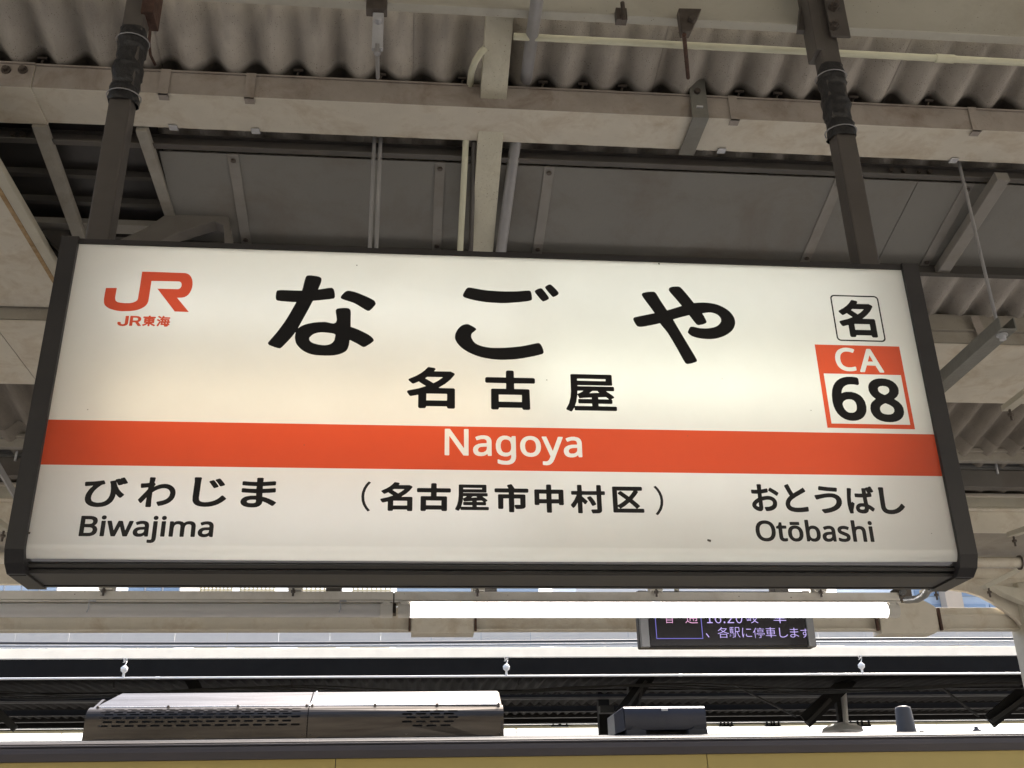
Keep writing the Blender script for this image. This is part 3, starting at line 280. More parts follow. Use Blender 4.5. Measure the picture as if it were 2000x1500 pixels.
  ['12577,24482 12553,24489 12545,24498 12543,24560 12549,24574 12569,24581 12609,24574 12641,24575 12657,24581 12668,24602 12670,25113 12689,25127 12777,25126 12788,25120 12793,25106 12793,24623 12785,24567 12757,24518 12713,24489 12649,24477','12289,24658 12249,24663 12209,24676 12177,24695 12153,24720 12138,24749 12130,24784 12130,24819 12139,24854 12169,24896 12211,24924 12249,24939 12297,24949 12441,24958 12439,24994 12425,25022 12401,25034 12377,25038 12321,25035 12233,25007 12221,25008 12207,25022 12184,25071 12184,25085 12193,25095 12225,25108 12313,25130 12393,25133 12457,25123 12497,25107 12526,25085 12546,25057 12559,25022 12565,24973 12564,24679 12545,24666 12481,24666 12465,24676 12457,24703 12385,24667 12345,24660','14096,24658 14056,24664 14016,24678 13984,24699 13964,24721 13949,24749 13941,24784 13941,24819 13950,24854 13980,24896 14024,24925 14064,24940 14112,24950 14248,24958 14253,24966 14250,24994 14242,25015 14232,25025 14208,25035 14184,25039 14128,25034 14048,25008 14032,25008 14018,25022 13995,25071 13995,25085 14008,25097 14040,25110 14120,25130 14200,25134 14264,25125 14296,25113 14329,25092 14353,25064 14368,25029 14376,24973 14375,24679 14360,24666 14288,24667 14279,24672 14264,24703 14232,24682 14192,24666 14144,24659','10658,24670 10650,24686 10650,25246 10656,25260 10674,25267 10914,25265 10986,25255 11050,25233 11082,25211 11100,25190 11114,25162 11122,25127 11121,25085 11108,25043 11082,25009 11052,24987 11053,24980 11090,24960 11113,24938 11139,24889 11144,24854 11141,24812 11131,24777 11115,24749 11089,24721 11058,24700 11018,24683 10970,24671 10898,24665 10674,24665','11234,24669 11225,24686 11226,25113 11242,25126 11330,25127 11343,25120 11349,25106 11348,24679 11330,24666 11250,24665','11530,24671 11392,25099 11395,25120 11418,25128 11498,25128 11512,25120 11594,24851 11602,24860 11696,25120 11714,25128 11810,25126 11822,25113 11913,24851 11921,24859 12001,25120 12025,25128 12105,25127 12118,25120 12121,25099 11982,24672 11961,24666 11873,24666 11857,24672 11762,24941 11754,24948 11651,24672 11634,24666 11546,24666','12913,24668 12901,24686 12902,25113 12921,25127 13009,25126 13020,25120 13025,25106 13024,24679 13009,24666','13145,24668 13134,24686 13134,25106 13145,25124 13224,25127 13237,25120 13248,25094 13280,25114 13320,25128 13368,25135 13416,25133 13480,25116 13504,25102 13528,25080 13568,25106 13608,25123 13656,25133 13704,25134 13744,25130 13784,25117 13815,25099 13837,25078 13860,25036 13870,24980 13871,24686 13864,24671 13848,24665 13768,24665 13748,24679 13744,24987 13736,25009 13720,25026 13696,25035 13672,25037 13632,25033 13604,25022 13583,25001 13571,24973 13564,24931 13560,24675 13544,24666 13464,24665 13448,24670 13441,24686 13437,24987 13430,25008 13416,25024 13392,25034 13360,25037 13328,25034 13299,25022 13278,25001 13266,24973 13258,24917 13256,24679 13240,24666','12297,24755 12273,24765 12258,24784 12258,24819 12273,24842 12297,24855 12337,24865 12441,24869 12435,24812 12409,24778 12361,24757','14104,24756 14077,24770 14068,24791 14069,24819 14088,24845 14112,24857 14152,24865 14252,24868 14246,24812 14234,24791 14219,24777 14168,24756 14136,24753','10778,24766 10778,24928 10930,24926 10970,24916 10998,24896 11011,24868 11012,24833 11001,24805 10978,24782 10954,24772 10914,24766','10778,25028 10778,25165 10922,25163 10962,25153 10985,25134 10993,25113 10992,25078 10982,25057 10962,25041 10906,25029','11266,25160 11242,25172 11226,25190 11218,25218 11222,25246 11236,25267 11258,25280 11282,25285 11306,25283 11330,25273 11349,25253 11356,25225 11352,25197 11338,25177 11314,25162 11290,25158','12713,25160 12689,25170 12670,25190 12663,25218 12667,25246 12681,25267 12697,25278 12721,25285 12753,25283 12777,25271 12793,25253 12800,25225 12796,25197 12782,25176 12761,25163 12737,25158','12945,25160 12921,25170 12902,25190 12895,25218 12899,25246 12913,25267 12929,25278 12953,25285 12985,25283 13009,25272 13025,25253 13033,25225 13028,25197 13014,25176 12993,25163 12969,25158'],
  ['30631,24652 30569,24669 30514,24698 30466,24741 30433,24788 30408,24847 30393,24923 30391,25006 30403,25088 30424,25147 30455,25200 30495,25241 30544,25273 30588,25290 30655,25304 30729,25306 30797,25296 30859,25273 30908,25241 30948,25200 30980,25147 31001,25088 31012,25023 31013,24941 31001,24864 30979,24806 30951,24758 30914,24717 30871,24687 30822,24665 30760,24650 30698,24647','31216,24652 31179,24665 31154,24681 31132,24705 31118,24729 31110,24758 31105,24794 31105,25047 31056,25049 31043,25056 31038,25070 31038,25106 31043,25117 31111,25153 31137,25235 31142,25243 31154,25251 31210,25250 31223,25241 31228,25149 31345,25147 31357,25141 31363,25129 31362,25064 31351,25051 31226,25047 31226,24811 31232,24776 31239,24764 31253,24754 31290,24749 31345,24758 31359,24753 31366,24741 31366,24676 31351,24661 31308,24650 31259,24647','31573,24652 31524,24668 31481,24694 31445,24729 31419,24770 31401,24817 31392,24870 31392,24935 31400,24988 31417,25035 31438,25068 31466,25100 31505,25127 31549,25145 31598,25154 31647,25156 31696,25149 31740,25134 31783,25108 31815,25076 31842,25035 31858,24994 31869,24941 31870,24876 31862,24823 31846,24776 31822,24735 31789,24700 31758,24678 31715,24659 31672,24650 31616,24647','32140,24652 32103,24664 32054,24693 32045,24664 32029,24655 31968,24655 31955,24662 31950,24670 31949,25312 31955,25329 31968,25336 32054,25335 32069,25323 32072,25120 32115,25143 32165,25154 32220,25154 32282,25139 32321,25117 32363,25076 32387,25035 32402,24988 32410,24929 32407,24841 32390,24776 32361,24723 32319,24683 32269,24658 32208,24647','32577,24652 32540,24663 32516,24677 32490,24700 32471,24729 32459,24764 32456,24800 32460,24835 32472,24870 32506,24911 32553,24939 32596,24953 32645,24962 32756,24968 32762,24970 32761,25000 32754,25023 32744,25037 32725,25048 32701,25053 32639,25048 32559,25020 32547,25020 32535,25029 32510,25087 32511,25106 32522,25115 32565,25133 32645,25152 32713,25155 32756,25149 32787,25140 32820,25123 32847,25100 32865,25070 32877,25035 32882,24982 32881,24670 32873,24659 32861,24655 32799,24655 32785,24664 32775,24697 32738,24670 32695,24654 32633,24647','33052,24652 32996,24665 32959,24684 32955,24694 32955,24758 32959,24776 32978,24784 33070,24754 33107,24749 33150,24749 33181,24754 33202,24764 33215,24782 33216,24800 33206,24817 33187,24830 33033,24896 33003,24916 32982,24935 32964,24964 32955,25000 32958,25047 32969,25076 32990,25104 33026,25129 33058,25142 33107,25153 33163,25156 33218,25151 33267,25140 33313,25123 33324,25112 33325,25100 33296,25035 33286,25027 33274,25025 33194,25049 33138,25053 33107,25050 33089,25043 33076,25033 33072,25017 33076,25004 33095,24989 33249,24925 33281,24906 33307,24882 33328,24847 33335,24811 33331,24764 33317,24729 33300,24705 33280,24688 33255,24673 33218,24658 33138,24647','33421,24656 33409,24664 33406,24676 33406,25317 33412,25329 33421,25335 33508,25336 33521,25329 33527,25317 33528,25123 33532,25121 33576,25142 33619,25153 33668,25155 33711,25150 33748,25140 33780,25123 33807,25100 33827,25070 33840,25035 33847,24988 33847,24676 33840,24661 33828,24655 33748,24655 33731,24664 33727,24676 33727,24964 33723,25000 33714,25023 33695,25041 33668,25050 33631,25052 33594,25046 33569,25034 33548,25011 33536,24982 33527,24923 33527,24676 33523,24664 33508,24655','33964,24656 33953,24664 33950,24676 33950,25129 33956,25141 33970,25147 34050,25148 34065,25141 34071,25129 34070,24670 34062,24659 34050,24655','31604,24752 31579,24759 31561,24770 31543,24788 31530,24811 31515,24876 31518,24953 31537,25006 31563,25035 31604,25050 31659,25049 31684,25041 31703,25029 31720,25011 31732,24988 31746,24923 31742,24847 31725,24800 31696,24767 31659,24753','32152,24752 32128,24759 32109,24769 32097,24783 32085,24806 32074,24847 32071,24882 32075,24964 32090,25011 32115,25038 32159,25051 32208,25049 32232,25041 32250,25029 32264,25011 32275,24988 32286,24923 32283,24847 32265,24794 32239,24765 32202,24751','32614,24752 32590,24767 32581,24788 32584,24823 32602,24848 32627,24860 32664,24868 32756,24874 32761,24870 32757,24817 32746,24794 32731,24776 32707,24761 32682,24752 32645,24748','30655,24758 30618,24770 30587,24788 30559,24817 30539,24853 30526,24894 30519,24947 30519,25011 30526,25059 30539,25100 30554,25129 30573,25153 30600,25173 30631,25188 30668,25196 30705,25198 30754,25193 30790,25182 30822,25163 30851,25129 30868,25094 30880,25053 30886,25006 30885,24941 30878,24894 30865,24853 30850,24823 30828,24796 30803,24778 30772,24764 30735,24756 30692,24754','31487,25168 31478,25182 31477,25247 31483,25259 31493,25265 31758,25266 31770,25264 31781,25253 31782,25182 31776,25170 31764,25165 31499,25164','34001,25181 33970,25193 33952,25212 33944,25235 33945,25265 33954,25288 33970,25304 33994,25315 34019,25316 34049,25306 34067,25288 34077,25265 34077,25235 34069,25212 34050,25192 34025,25182'],
 ],
 'addr': [
  ['18744,25475 18664,25571 18602,25680 18562,25805 18549,25939 18563,26072 18604,26198 18666,26306 18705,26356 18753,26403 18812,26373 18816,26365 18741,26273 18684,26173 18646,26056 18634,25939 18647,25814 18682,25705 18738,25605 18814,25513 18812,25502 18753,25472'],
  ['19371,25494 19342,25502 19329,25524 19329,25775 19325,25781 19197,25752 19170,25754 19152,25768 19111,25828 19107,25851 19117,25866 19133,25874 19334,25921 19479,25973 19353,26054 19343,26067 19334,26067 19234,26021 19206,26024 19136,26087 19130,26109 19140,26125 19270,26187 19365,26246 19447,26315 19508,26383 19526,26391 19636,26376 19654,26368 19665,26353 19665,26337 19636,26299 19965,26302 20033,26269 20047,26254 20047,26231 19965,26124 19856,26026 19729,25942 19746,25936 20020,25936 20038,25931 20051,25920 20055,25904 20055,25524 20050,25509 20038,25499 20020,25494 19928,25495 19903,25509 19892,25541 19490,25541 19481,25509 19462,25496','19490,25666 19490,25810 19883,25811 19898,25806 19898,25676 19892,25666','19627,26039 19465,26140 19464,26147 19499,26173 19800,26174 19812,26170 19718,26095'],
  ['20311,25507 20296,25522 20293,25537 20293,25930 20297,25945 20311,25958 20328,25964 20596,25964 20599,26076 20588,26081 20207,26083 20190,26095 20181,26112 20181,26185 20196,26207 20224,26216 20596,26217 20601,26345 20619,26367 20648,26373 20735,26372 20761,26357 20768,26338 20768,26221 20778,26216 21150,26216 21176,26207 21190,26185 21190,26112 21184,26098 21163,26083 20778,26081 20768,26076 20769,25965 21038,25964 21058,25959 21075,25945 21079,25930 21079,25544 21077,25530 21067,25515 21038,25504 20942,25505 20917,25522 20908,25547 20467,25547 20457,25544 20449,25515 20423,25501 20337,25500','20458,25682 20458,25829 20911,25828 20908,25681'],
  ['21395,25522 21321,25559 21313,25574 21374,25701 21407,25828 21424,26010 21425,26320 21433,26334 21461,26341 22227,26341 22248,26334 22257,26313 22257,26116 22252,26102 22243,26095 22227,26091 21568,26091 21560,26088 21560,26081 21568,26077 22260,26077 22276,26074 22285,26067 22290,26053 22290,25996 22284,25982 22268,25974 22145,25973 22136,25968 22227,25903 22279,25856 22282,25842 22276,25831 22225,25799 22241,25778 22238,25708 22227,25698 22210,25695 21963,25695 21961,25652 21972,25647 22301,25646 22315,25638 22322,25624 22322,25567 22315,25553 22293,25544 21502,25544 21486,25551 21479,25560 21477,25602 21477,25588 21469,25586 21431,25525 21412,25518','21502,25648 21499,25652 21523,25729 21539,25799 21552,25881 21575,25820 21593,25808 21815,25826 21823,25826 21828,25820 21823,25799 21576,25798 21560,25786 21557,25771 21557,25715 21568,25700 21584,25695 21823,25695 21828,25687 21828,25652 21823,25647','21963,25799 21963,25835 22112,25842 22161,25799','21560,25912 21554,25919 21560,25972 21650,25973 21660,25968 21601,25928','21807,25930 21801,25933 21848,25972 21856,25973 21947,25973 21959,25954 21978,25940','21560,26200 21560,26236 22120,26236 22122,26228 22122,26200 22112,26196 21568,26196'],
  ['22946,25489 22930,25501 22923,25516 22920,25918 22759,25917 22756,25620 22745,25597 22717,25587 22629,25587 22608,25597 22598,25620 22598,26014 22602,26030 22616,26043 22637,26049 22920,26049 22920,26101 22523,26104 22498,26125 22496,26199 22506,26222 22531,26233 22920,26235 22879,26303 22876,26318 22881,26333 22902,26348 22991,26370 23008,26367 23024,26356 23105,26233 23476,26233 23498,26229 23518,26207 23519,26133 23505,26110 23485,26103 23088,26102 23083,26095 23088,26049 23388,26049 23417,26036 23426,26014 23423,25672 23414,25649 23398,25627 23370,25609 23344,25601 23291,25593 23220,25590 23149,25590 23131,25597 23118,25612 23090,25679 23092,25701 23105,25716 23123,25722 23264,25722 23265,25917 23088,25918 23083,25910 23086,25687 23081,25508 23070,25495 23052,25487'],
  ['24080,25484 24064,25496 24058,25511 24055,25775 23845,25774 23840,25736 23828,25725 23811,25719 23727,25719 23710,25725 23698,25736 23693,25751 23694,26186 23702,26201 23727,26213 24055,26213 24058,26343 24064,26358 24088,26373 24181,26373 24199,26366 24213,26343 24214,26214 24542,26213 24561,26208 24576,26194 24580,26178 24579,25751 24567,25732 24551,25724 24458,25724 24433,25739 24424,25775 24214,25775 24211,25504 24199,25489 24181,25482','23853,25909 23845,25916 23845,26073 23853,26080 24055,26078 24055,25909','24214,25909 24214,26077 24424,26078 24424,25909'],
  ['25017,25478 25005,25488 25000,25504 24999,25807 24937,25711 24892,25657 24875,25645 24857,25643 24839,25652 24788,25726 24791,25749 24850,25818 24906,25903 24975,26049 24964,26055 24839,26055 24822,26063 24812,26080 24812,26149 24817,26164 24839,26177 25000,26179 25000,26348 25008,26364 25026,26374 25114,26374 25132,26366 25140,26356 25144,26179 25283,26175 25584,26179 25588,26356 25611,26373 25699,26373 25717,26368 25731,26348 25734,26179 25815,26179 25834,26172 25845,26156 25846,26087 25841,26070 25823,26057 25735,26055 25731,26049 25731,25580 25723,25542 25709,25519 25679,25496 25628,25481 25460,25473 25442,25478 25432,25488 25400,25565 25403,25588 25425,25601 25585,25603 25584,26054 25150,26055 25142,26049 25144,26010 25292,25872 25305,25857 25307,25842 25252,25772 25229,25760 25203,25766 25150,25830 25144,25826 25141,25496 25132,25482 25114,25474','25451,25710 25428,25726 25374,25834 25291,25957 25300,25982 25380,26016 25410,26010 25461,25949 25523,25857 25563,25772 25559,25757 25549,25747 25469,25711'],
  ['26110,25508 26084,25515 26071,25536 26071,26298 26079,26321 26094,26331 26110,26333 26962,26333 26986,26323 26995,26298 26995,26236 26987,26215 26962,26204 26826,26201 26845,26195 26861,26183 26867,26166 26863,26153 26790,26052 26684,25931 26687,25924 26844,25786 26896,25730 26898,25716 26892,25701 26813,25640 26821,25637 26986,25637 27009,25629 27020,25612 27021,25599 27021,25536 27009,25516 26986,25508','26219,25638 26219,25694 26288,25640 26274,25637','26321,25637 26313,25640 26434,25716 26579,25831 26649,25772 26775,25648 26788,25640 26775,25637','26219,25748 26219,26203 26724,26201 26648,26097 26579,26019 26571,26017 26344,26186 26329,26190 26313,26187 26246,26139 26237,26118 26247,26097 26471,25924 26470,25916 26368,25838 26290,25787'],
  ['27407,25445 27357,25471 27359,25480 27435,25572 27492,25672 27527,25781 27540,25906 27528,26023 27490,26140 27433,26240 27356,26333 27365,26343 27425,26370 27508,26274 27571,26165 27612,26040 27626,25906 27612,25772 27572,25647 27542,25589 27472,25488 27425,25439'],
 ],
 'badge': [
  ['34466,31650 34430,31663 34412,31697 34411,32089 34406,32096 34238,32051 34202,32057 34181,32077 34127,32172 34119,32207 34130,32233 34154,32250 34424,32326 34598,32397 34596,32409 34442,32526 34430,32546 34298,32474 34274,32471 34250,32479 34159,32575 34150,32599 34159,32634 34334,32737 34465,32836 34562,32931 34646,33042 34670,33057 34694,33058 34839,33025 34857,33002 34861,32978 34829,32919 34837,32914 35245,32919 35341,32866 35363,32836 35359,32800 35252,32634 35113,32485 34942,32350 35317,32348 35341,32343 35361,32326 35371,32290 35371,31709 35363,31674 35329,31651 35197,31651 35165,31674 35149,31724 34634,31724 34616,31674 34598,31657 34574,31650','34634,31926 34625,31946 34625,32136 34634,32145 35137,32145 35157,32136 35157,31935 35149,31927','34802,32512 34594,32670 34634,32704 34646,32711 35029,32711 35039,32705 34921,32594'],
 ],
 'num': [
  ['33892,28645 33755,28691 33646,28764 33550,28876 33491,28996 33452,29152 33440,29320 33454,29527 33492,29709 33550,29851 33617,29955 33705,30046 33810,30115 33933,30163 34057,30187 34235,30193 34385,30174 34421,30149 34435,30110 34435,29955 34415,29916 34385,29899 34358,29896 34248,29916 34125,29916 34043,29903 33975,29877 33906,29831 33857,29774 33816,29696 33790,29605 33796,29599 33879,29633 33961,29651 34125,29652 34276,29614 34385,29548 34434,29502 34481,29437 34533,29307 34548,29139 34523,28983 34485,28893 34426,28806 34358,28741 34289,28697 34194,28658 34098,28639 33988,28634','33961,28917 33920,28929 33873,28957 33808,29035 33772,29139 33767,29204 33774,29242 33824,29317 33906,29369 34002,29387 34098,29377 34166,29339 34211,29268 34226,29165 34211,29048 34178,28983 34125,28940 34057,28917'],
  ['35081,28619 34932,28660 34820,28723 34737,28809 34686,28917 34672,28981 34669,29071 34698,29200 34734,29264 34778,29319 34906,29418 34809,29508 34750,29598 34718,29714 34721,29830 34743,29907 34790,29984 34847,30041 34930,30094 35026,30131 35122,30151 35233,30157 35356,30148 35480,30116 35590,30058 35673,29977 35723,29881 35737,29817 35740,29740 35714,29624 35646,29520 35540,29431 35545,29418 35673,29322 35747,29225 35784,29110 35780,28968 35753,28878 35701,28794 35632,28727 35549,28675 35453,28637 35343,28615 35233,28608','35219,28878 35122,28889 35054,28918 35008,28968 34990,29045 35000,29110 35042,29174 35122,29234 35205,29269 35315,29224 35398,29173 35446,29123 35466,29058 35453,28981 35398,28917 35315,28885','35219,29570 35122,29619 35067,29665 35042,29714 35042,29791 35075,29843 35136,29874 35219,29886 35315,29875 35370,29850 35402,29817 35416,29766 35409,29701 35384,29659 35343,29621 35246,29568'],
 ],
 'ca': [
  ['34089,30395 34002,30418 33923,30460 33886,30491 33852,30527 33812,30593 33778,30696 33766,30791 33769,30886 33793,30989 33828,31062 33878,31128 33940,31179 34018,31218 34105,31241 34200,31248 34302,31241 34389,31221 34453,31196 34463,31179 34460,31163 34408,31069 34381,31066 34295,31095 34239,31105 34168,31106 34113,31096 34065,31076 34018,31043 33985,31003 33957,30945 33938,30849 33938,30791 33945,30732 33959,30681 33976,30644 34001,30608 34026,30583 34081,30550 34160,30531 34271,30534 34397,30560 34416,30556 34429,30542 34430,30447 34425,30432 34413,30422 34334,30401 34263,30391 34176,30388'],
  ['34575,30368 34552,30378 34545,30390 34546,30405 34877,31204 34885,31215 34900,31223 35001,31223 35016,31219 35029,31204 35357,30411 35361,30397 35357,30383 35349,30374 35333,30368 35217,30369 35201,30376 35101,30608 35094,30615 34807,30615 34801,30608 34702,30376 34684,30368','34869,30759 34862,30761 34865,30768 34954,30989 35042,30761'],
 ],
 'led': [
  ['34843,28398 34843,28738 35226,28734 35222,28401 35195,28401 35185,28428 34880,28428 34870,28398','34875,28462 34875,28567 35185,28569 35192,28559 35185,28461','34875,28602 34876,28705 35191,28697 35185,28600','34752,28814 34757,28848 34948,28851 34949,29034 34788,29041 34789,29073 34907,29078 34874,29165 34896,29178 34938,29107 34918,29092 34923,29075 35110,29075 35158,29179 35187,29165 35154,29078 35279,29070 35275,29039 35110,29035 35108,28858 35115,28848 35308,28848 35308,28812','34987,28848 34982,29034 35073,29038 35075,28851','34864,28880 34822,28990 34843,29004 34890,28902','35185,28879 35168,28895 35210,29005 35237,28997'],
  ['35991,28397 35972,28439 36084,28546 36083,28823 35971,28833 35971,28878 36123,28876 36124,28546 36213,28473 36351,28440 36702,28447 36691,28407 36338,28401 36233,28424 36102,28506 36063,28484','36233,28521 36233,28996 36456,28998 36456,29020 36316,29099 36338,29118 36456,29065 36578,29160 36239,29169 36233,29202 36639,29203 36655,29176 36498,29045 36567,28998 36667,28992 36659,28540 36619,28522 36543,28523 36536,28554 36625,28569 36619,28680 36469,28679 36465,28531 36436,28525 36423,28679 36279,28681 36269,28523','36272,28720 36274,28823 36428,28815 36423,28717','36469,28718 36469,28823 36626,28817 36619,28716','36279,28857 36274,28961 36424,28961 36423,28859','36469,28859 36469,28962 36626,28955 36619,28857','36115,29024 35993,29168 36017,29195 36143,29061'],
  ['37882,28398 37805,28438 37747,28523 37716,28646 37717,28815 37753,28951 37814,29036 37901,29081 37976,29084 38038,29064 38086,29023 38057,28990 38001,29027 37951,29037 37851,29000 37786,28880 37769,28737 37784,28731 37894,28807 38007,28797 38057,28761 38091,28698 38101,28562 38073,28484 38021,28425 37957,28397','38257,28399 38234,28425 38234,28471 38263,28499 38301,28497 38325,28471 38325,28425 38294,28396','39120,28398 39045,28442 38995,28528 38967,28659 38967,28822 39020,29005 39082,29066 39163,29085 39270,29042 39323,28958 39353,28822 39353,28659 39326,28529 39276,28443 39201,28398','37244,28405 37244,28455 37387,28464 37386,28984 37269,28993 37268,29023 37401,29074 37444,29073 37449,28464 37576,28455 37580,28406','38457,28405 38457,28441 38686,28692 38742,28796 38760,28893 38739,28977 38682,29028 38582,29030 38488,28963 38457,28997 38513,29047 38582,29079 38713,29072 38770,29035 38806,28977 38815,28841 38751,28690 38561,28458 38851,28458 38852,28406','37888,28444 37838,28474 37801,28529 37771,28672 37848,28750 37944,28767 37996,28744 38029,28698 38043,28568 38026,28510 37991,28464 37944,28442','39138,28444 39079,28484 39045,28555 39025,28672 39025,28809 39062,28971 39101,29019 39163,29039 39238,29001 39276,28925 39295,28672 39276,28556 39241,28484 39188,28445','38263,28775 38235,28802 38233,28848 38257,28877 38294,28880 38323,28854 38326,28809 38301,28777'],
  ['39879,28395 39866,28431 39982,28483 40060,28546 39977,28687 39946,28771 39952,28785 39918,28792 39913,28827 40066,28829 40075,28841 40072,28976 39905,28980 39905,29016 40072,29021 40076,29144 40111,29146 40117,29019 40287,29010 40285,28979 40117,28977 40113,28841 40124,28829 40268,28820 40214,28673 40125,28539 40208,28474 40293,28434 40266,28397 40175,28443 40092,28511 39982,28438','39840,28516 39827,28565 39628,28539 39634,28979 39655,28975 39656,28581 39718,28583 39730,28595 39731,29137 39761,29130 39763,28594 39836,28602 39837,28975 39864,28975 39864,28525','40085,28580 40014,28694 39982,28788 40214,28791 40208,28750 40167,28666 40104,28581'],
  ['41581,28393 41574,28538 41215,28548 41222,28581 41575,28585 41574,28671 41325,28681 41325,29093 41514,29096 41566,29182 41616,29174 41581,29097 41858,29095 41858,28935 41379,28932 41375,28850 41881,28847 41888,28681 41634,28673 41630,28585 41985,28581 41992,28570 41985,28541 41634,28540 41626,28393','41379,28707 41379,28813 41840,28806 41836,28708','41379,28965 41379,29063 41813,29056 41806,28965'],
  ['37262,27574 37110,27788 37145,27832 37299,27619'],
  ['37935,27549 37934,27782 38359,27776 38354,27551 38322,27551 38309,27581 37979,27582 37966,27549','37979,27612 37979,27750 38316,27747 38309,27612','37827,27781 37814,27814 37986,27862 38106,27916 37979,28027 37858,27945 37831,27968 37954,28057 38055,28171 38091,28160 38055,28097 38348,28097 38369,28084 38322,28020 38194,27916 38335,27855 38481,27817 38456,27784 38424,27791 38297,27830 38151,27896 37986,27826','38151,27938 38036,28017 38004,28049 38011,28063 38303,28062 38252,28006'],
  ['38676,27571 38671,27597 38726,27597 38744,27618 38765,27821 38552,27827 38555,28171 38790,28164 38786,28143 38690,28136 38693,28066 38776,28063 38775,28040 38691,28035 38693,27960 38776,27956 38775,27933 38693,27931 38691,27855 38795,27844 38768,27596 38742,27573','39111,27572 39062,27624 39020,27697 38963,27899 38892,27894 38883,27765 38854,27641 38819,27574 38794,27590 38837,27697 38853,27787 38861,28170 39109,28170 39111,27905 39007,27899 39001,27889 39050,27714 39090,27647 39136,27602','38528,27611 38515,27618 38547,27765 38561,27765 38552,27675','38610,27644 38605,27757 38617,27669','38676,27668 38652,27765 38675,27714','38731,27703 38704,27780 38742,27709','38583,27854 38583,27931 38660,27930 38660,27854','38897,27933 38894,28136 39076,28136 39078,27938','38583,27960 38583,28036 38660,28036 38660,27961','38583,28066 38583,28141 38660,28140 38660,28067'],
  ['39287,27582 39264,27700 39260,27841 39303,28135 39346,28126 39302,27882 39305,27711 39322,27711 39359,27799 39378,27789 39330,27648 39324,27586','39608,27612 39537,27628 39486,27668 39476,27721 39492,27785 39523,27778 39518,27706 39564,27662 39658,27650 39836,27664 39831,27622','39614,28028 39516,28033 39519,28073 39812,28069 39810,28033'],
  ['40009,27545 40003,27903 39990,27907 39932,27842 39909,27875 40005,27991 40080,28129 40114,28118 40038,27975 40038,27551','40240,27547 40227,27574 40317,27575 40334,27584 40335,27710 40189,27714 40189,27739 40521,27738 40517,27714 40377,27710 40376,27584 40362,27557','40118,27738 40125,27829 40592,27826 40588,27737 40560,27738 40549,27803 40157,27803 40151,27738','40189,27885 40189,27996 40528,27991 40523,27885','40227,27906 40227,27975 40490,27969 40485,27906','40131,28048 40137,28073 40337,28074 40319,28123 40350,28134 40395,28074 40592,28068 40588,28047'],
  ['40948,27567 40936,27665 40659,27666 40665,27695 40944,27699 40936,27763 40733,27765 40733,28001 40936,28004 40945,28062 40683,28068 40680,28095 40936,28098 40948,28157 40982,28155 40990,28098 41249,28097 41249,28068 40984,28062 40990,28004 41201,28001 41201,27770 40990,27763 40983,27704 40990,27695 41273,27695 41274,27666 40990,27665 40983,27572','40771,27791 40771,27871 40943,27869 40942,27792','40990,27790 40990,27872 41162,27869 41161,27791','40777,27896 40768,27902 40771,27976 40944,27974 40940,27897','40990,27896 40990,27977 41163,27974 41161,27897'],
  ['41601,27578 41523,27609 41478,27683 41481,28132 41537,28128 41522,27725 41533,27673 41560,27641 41631,27616 41715,27618 41842,27660 41944,27749 41979,27720 41902,27646 41824,27604 41721,27577'],
  ['42216,27579 42156,27598 42125,27626 42114,27668 42125,27704 42159,27736 42210,27755 42359,27762 42359,27861 42120,27876 42116,27908 42354,27902 42357,28001 42348,28011 42126,28021 42121,28053 42352,28043 42360,28132 42402,28126 42402,28046 42611,28059 42607,28027 42408,28013 42398,28001 42402,27903 42618,27913 42613,27883 42399,27861 42407,27751 42517,27713 42619,27657 42631,27647 42607,27615 42505,27677 42414,27712 42403,27631 42378,27600 42312,27576','42222,27611 42160,27647 42157,27684 42174,27707 42252,27733 42361,27725 42363,27657 42345,27626 42294,27608'],
  ['42906,27563 42881,27589 42980,27632 43041,27706 43034,27714 42999,27699 42960,27698 42912,27720 42883,27774 42888,27833 42911,27868 42945,27891 43034,27894 43035,27966 42753,27961 42752,27995 43029,28001 43034,28083 43072,28078 43073,28003 43266,28001 43266,27969 43073,27970 43071,27858 43092,27779 43072,27686 42999,27602','42960,27730 42919,27770 42921,27828 42960,27866 43014,27866 43050,27823 43044,27765 43014,27732'],
 ],
}

def loops(g): return [np.array([[float(a) for a in p.split(',')] for p in s.split(' ')]) / 10000 - np.array([2, 0]) for s in g]
def segs(Ls): return np.vstack([np.stack([L, np.roll(L, -1, 0)], 1) for L in Ls])
def inside(P, S):
    x = P[:, 0][:, None]; y = P[:, 1][:, None]; ay = S[:, 0, 1][None]; by = S[:, 1, 1][None]
    c = (ay > y) != (by > y)
    with np.errstate(all='ignore'):
        xi = S[:, 0, 0][None] + (y - ay) * (S[:, 1, 0] - S[:, 0, 0])[None] / (by - ay)
    return ((c & (x < xi)).sum(1) % 2) == 1
def rect(x0, x1, z0, z1): return np.array([[x0,z0],[x1,z0],[x1,z1],[x0,z1]], float)
def rrect(x0, x1, z0, z1, r, n=6):
    o = []
    for cx, cz, a in ((x1-r,z0+r,-90),(x1-r,z1-r,0),(x0+r,z1-r,90),(x0+r,z0+r,180)):
        for k in range(n+1):
            t = R_(a + 90*k/n); o.append([cx + r*math.cos(t), cz + r*math.sin(t)])
    return np.array(o)
def cdt(Ls):
    V = []; E = []
    for L in Ls:
        b = len(V); n = len(L); V += [Vector((float(p[0]), float(p[1]))) for p in L]; E += [(b+i, b+(i+1) % n) for i in range(n)]
    r = delaunay_2d_cdt(V, E, [], 0, 1e-7)
    return np.array([list(v) for v in r[0]]), np.array([list(f) for f in r[2]])
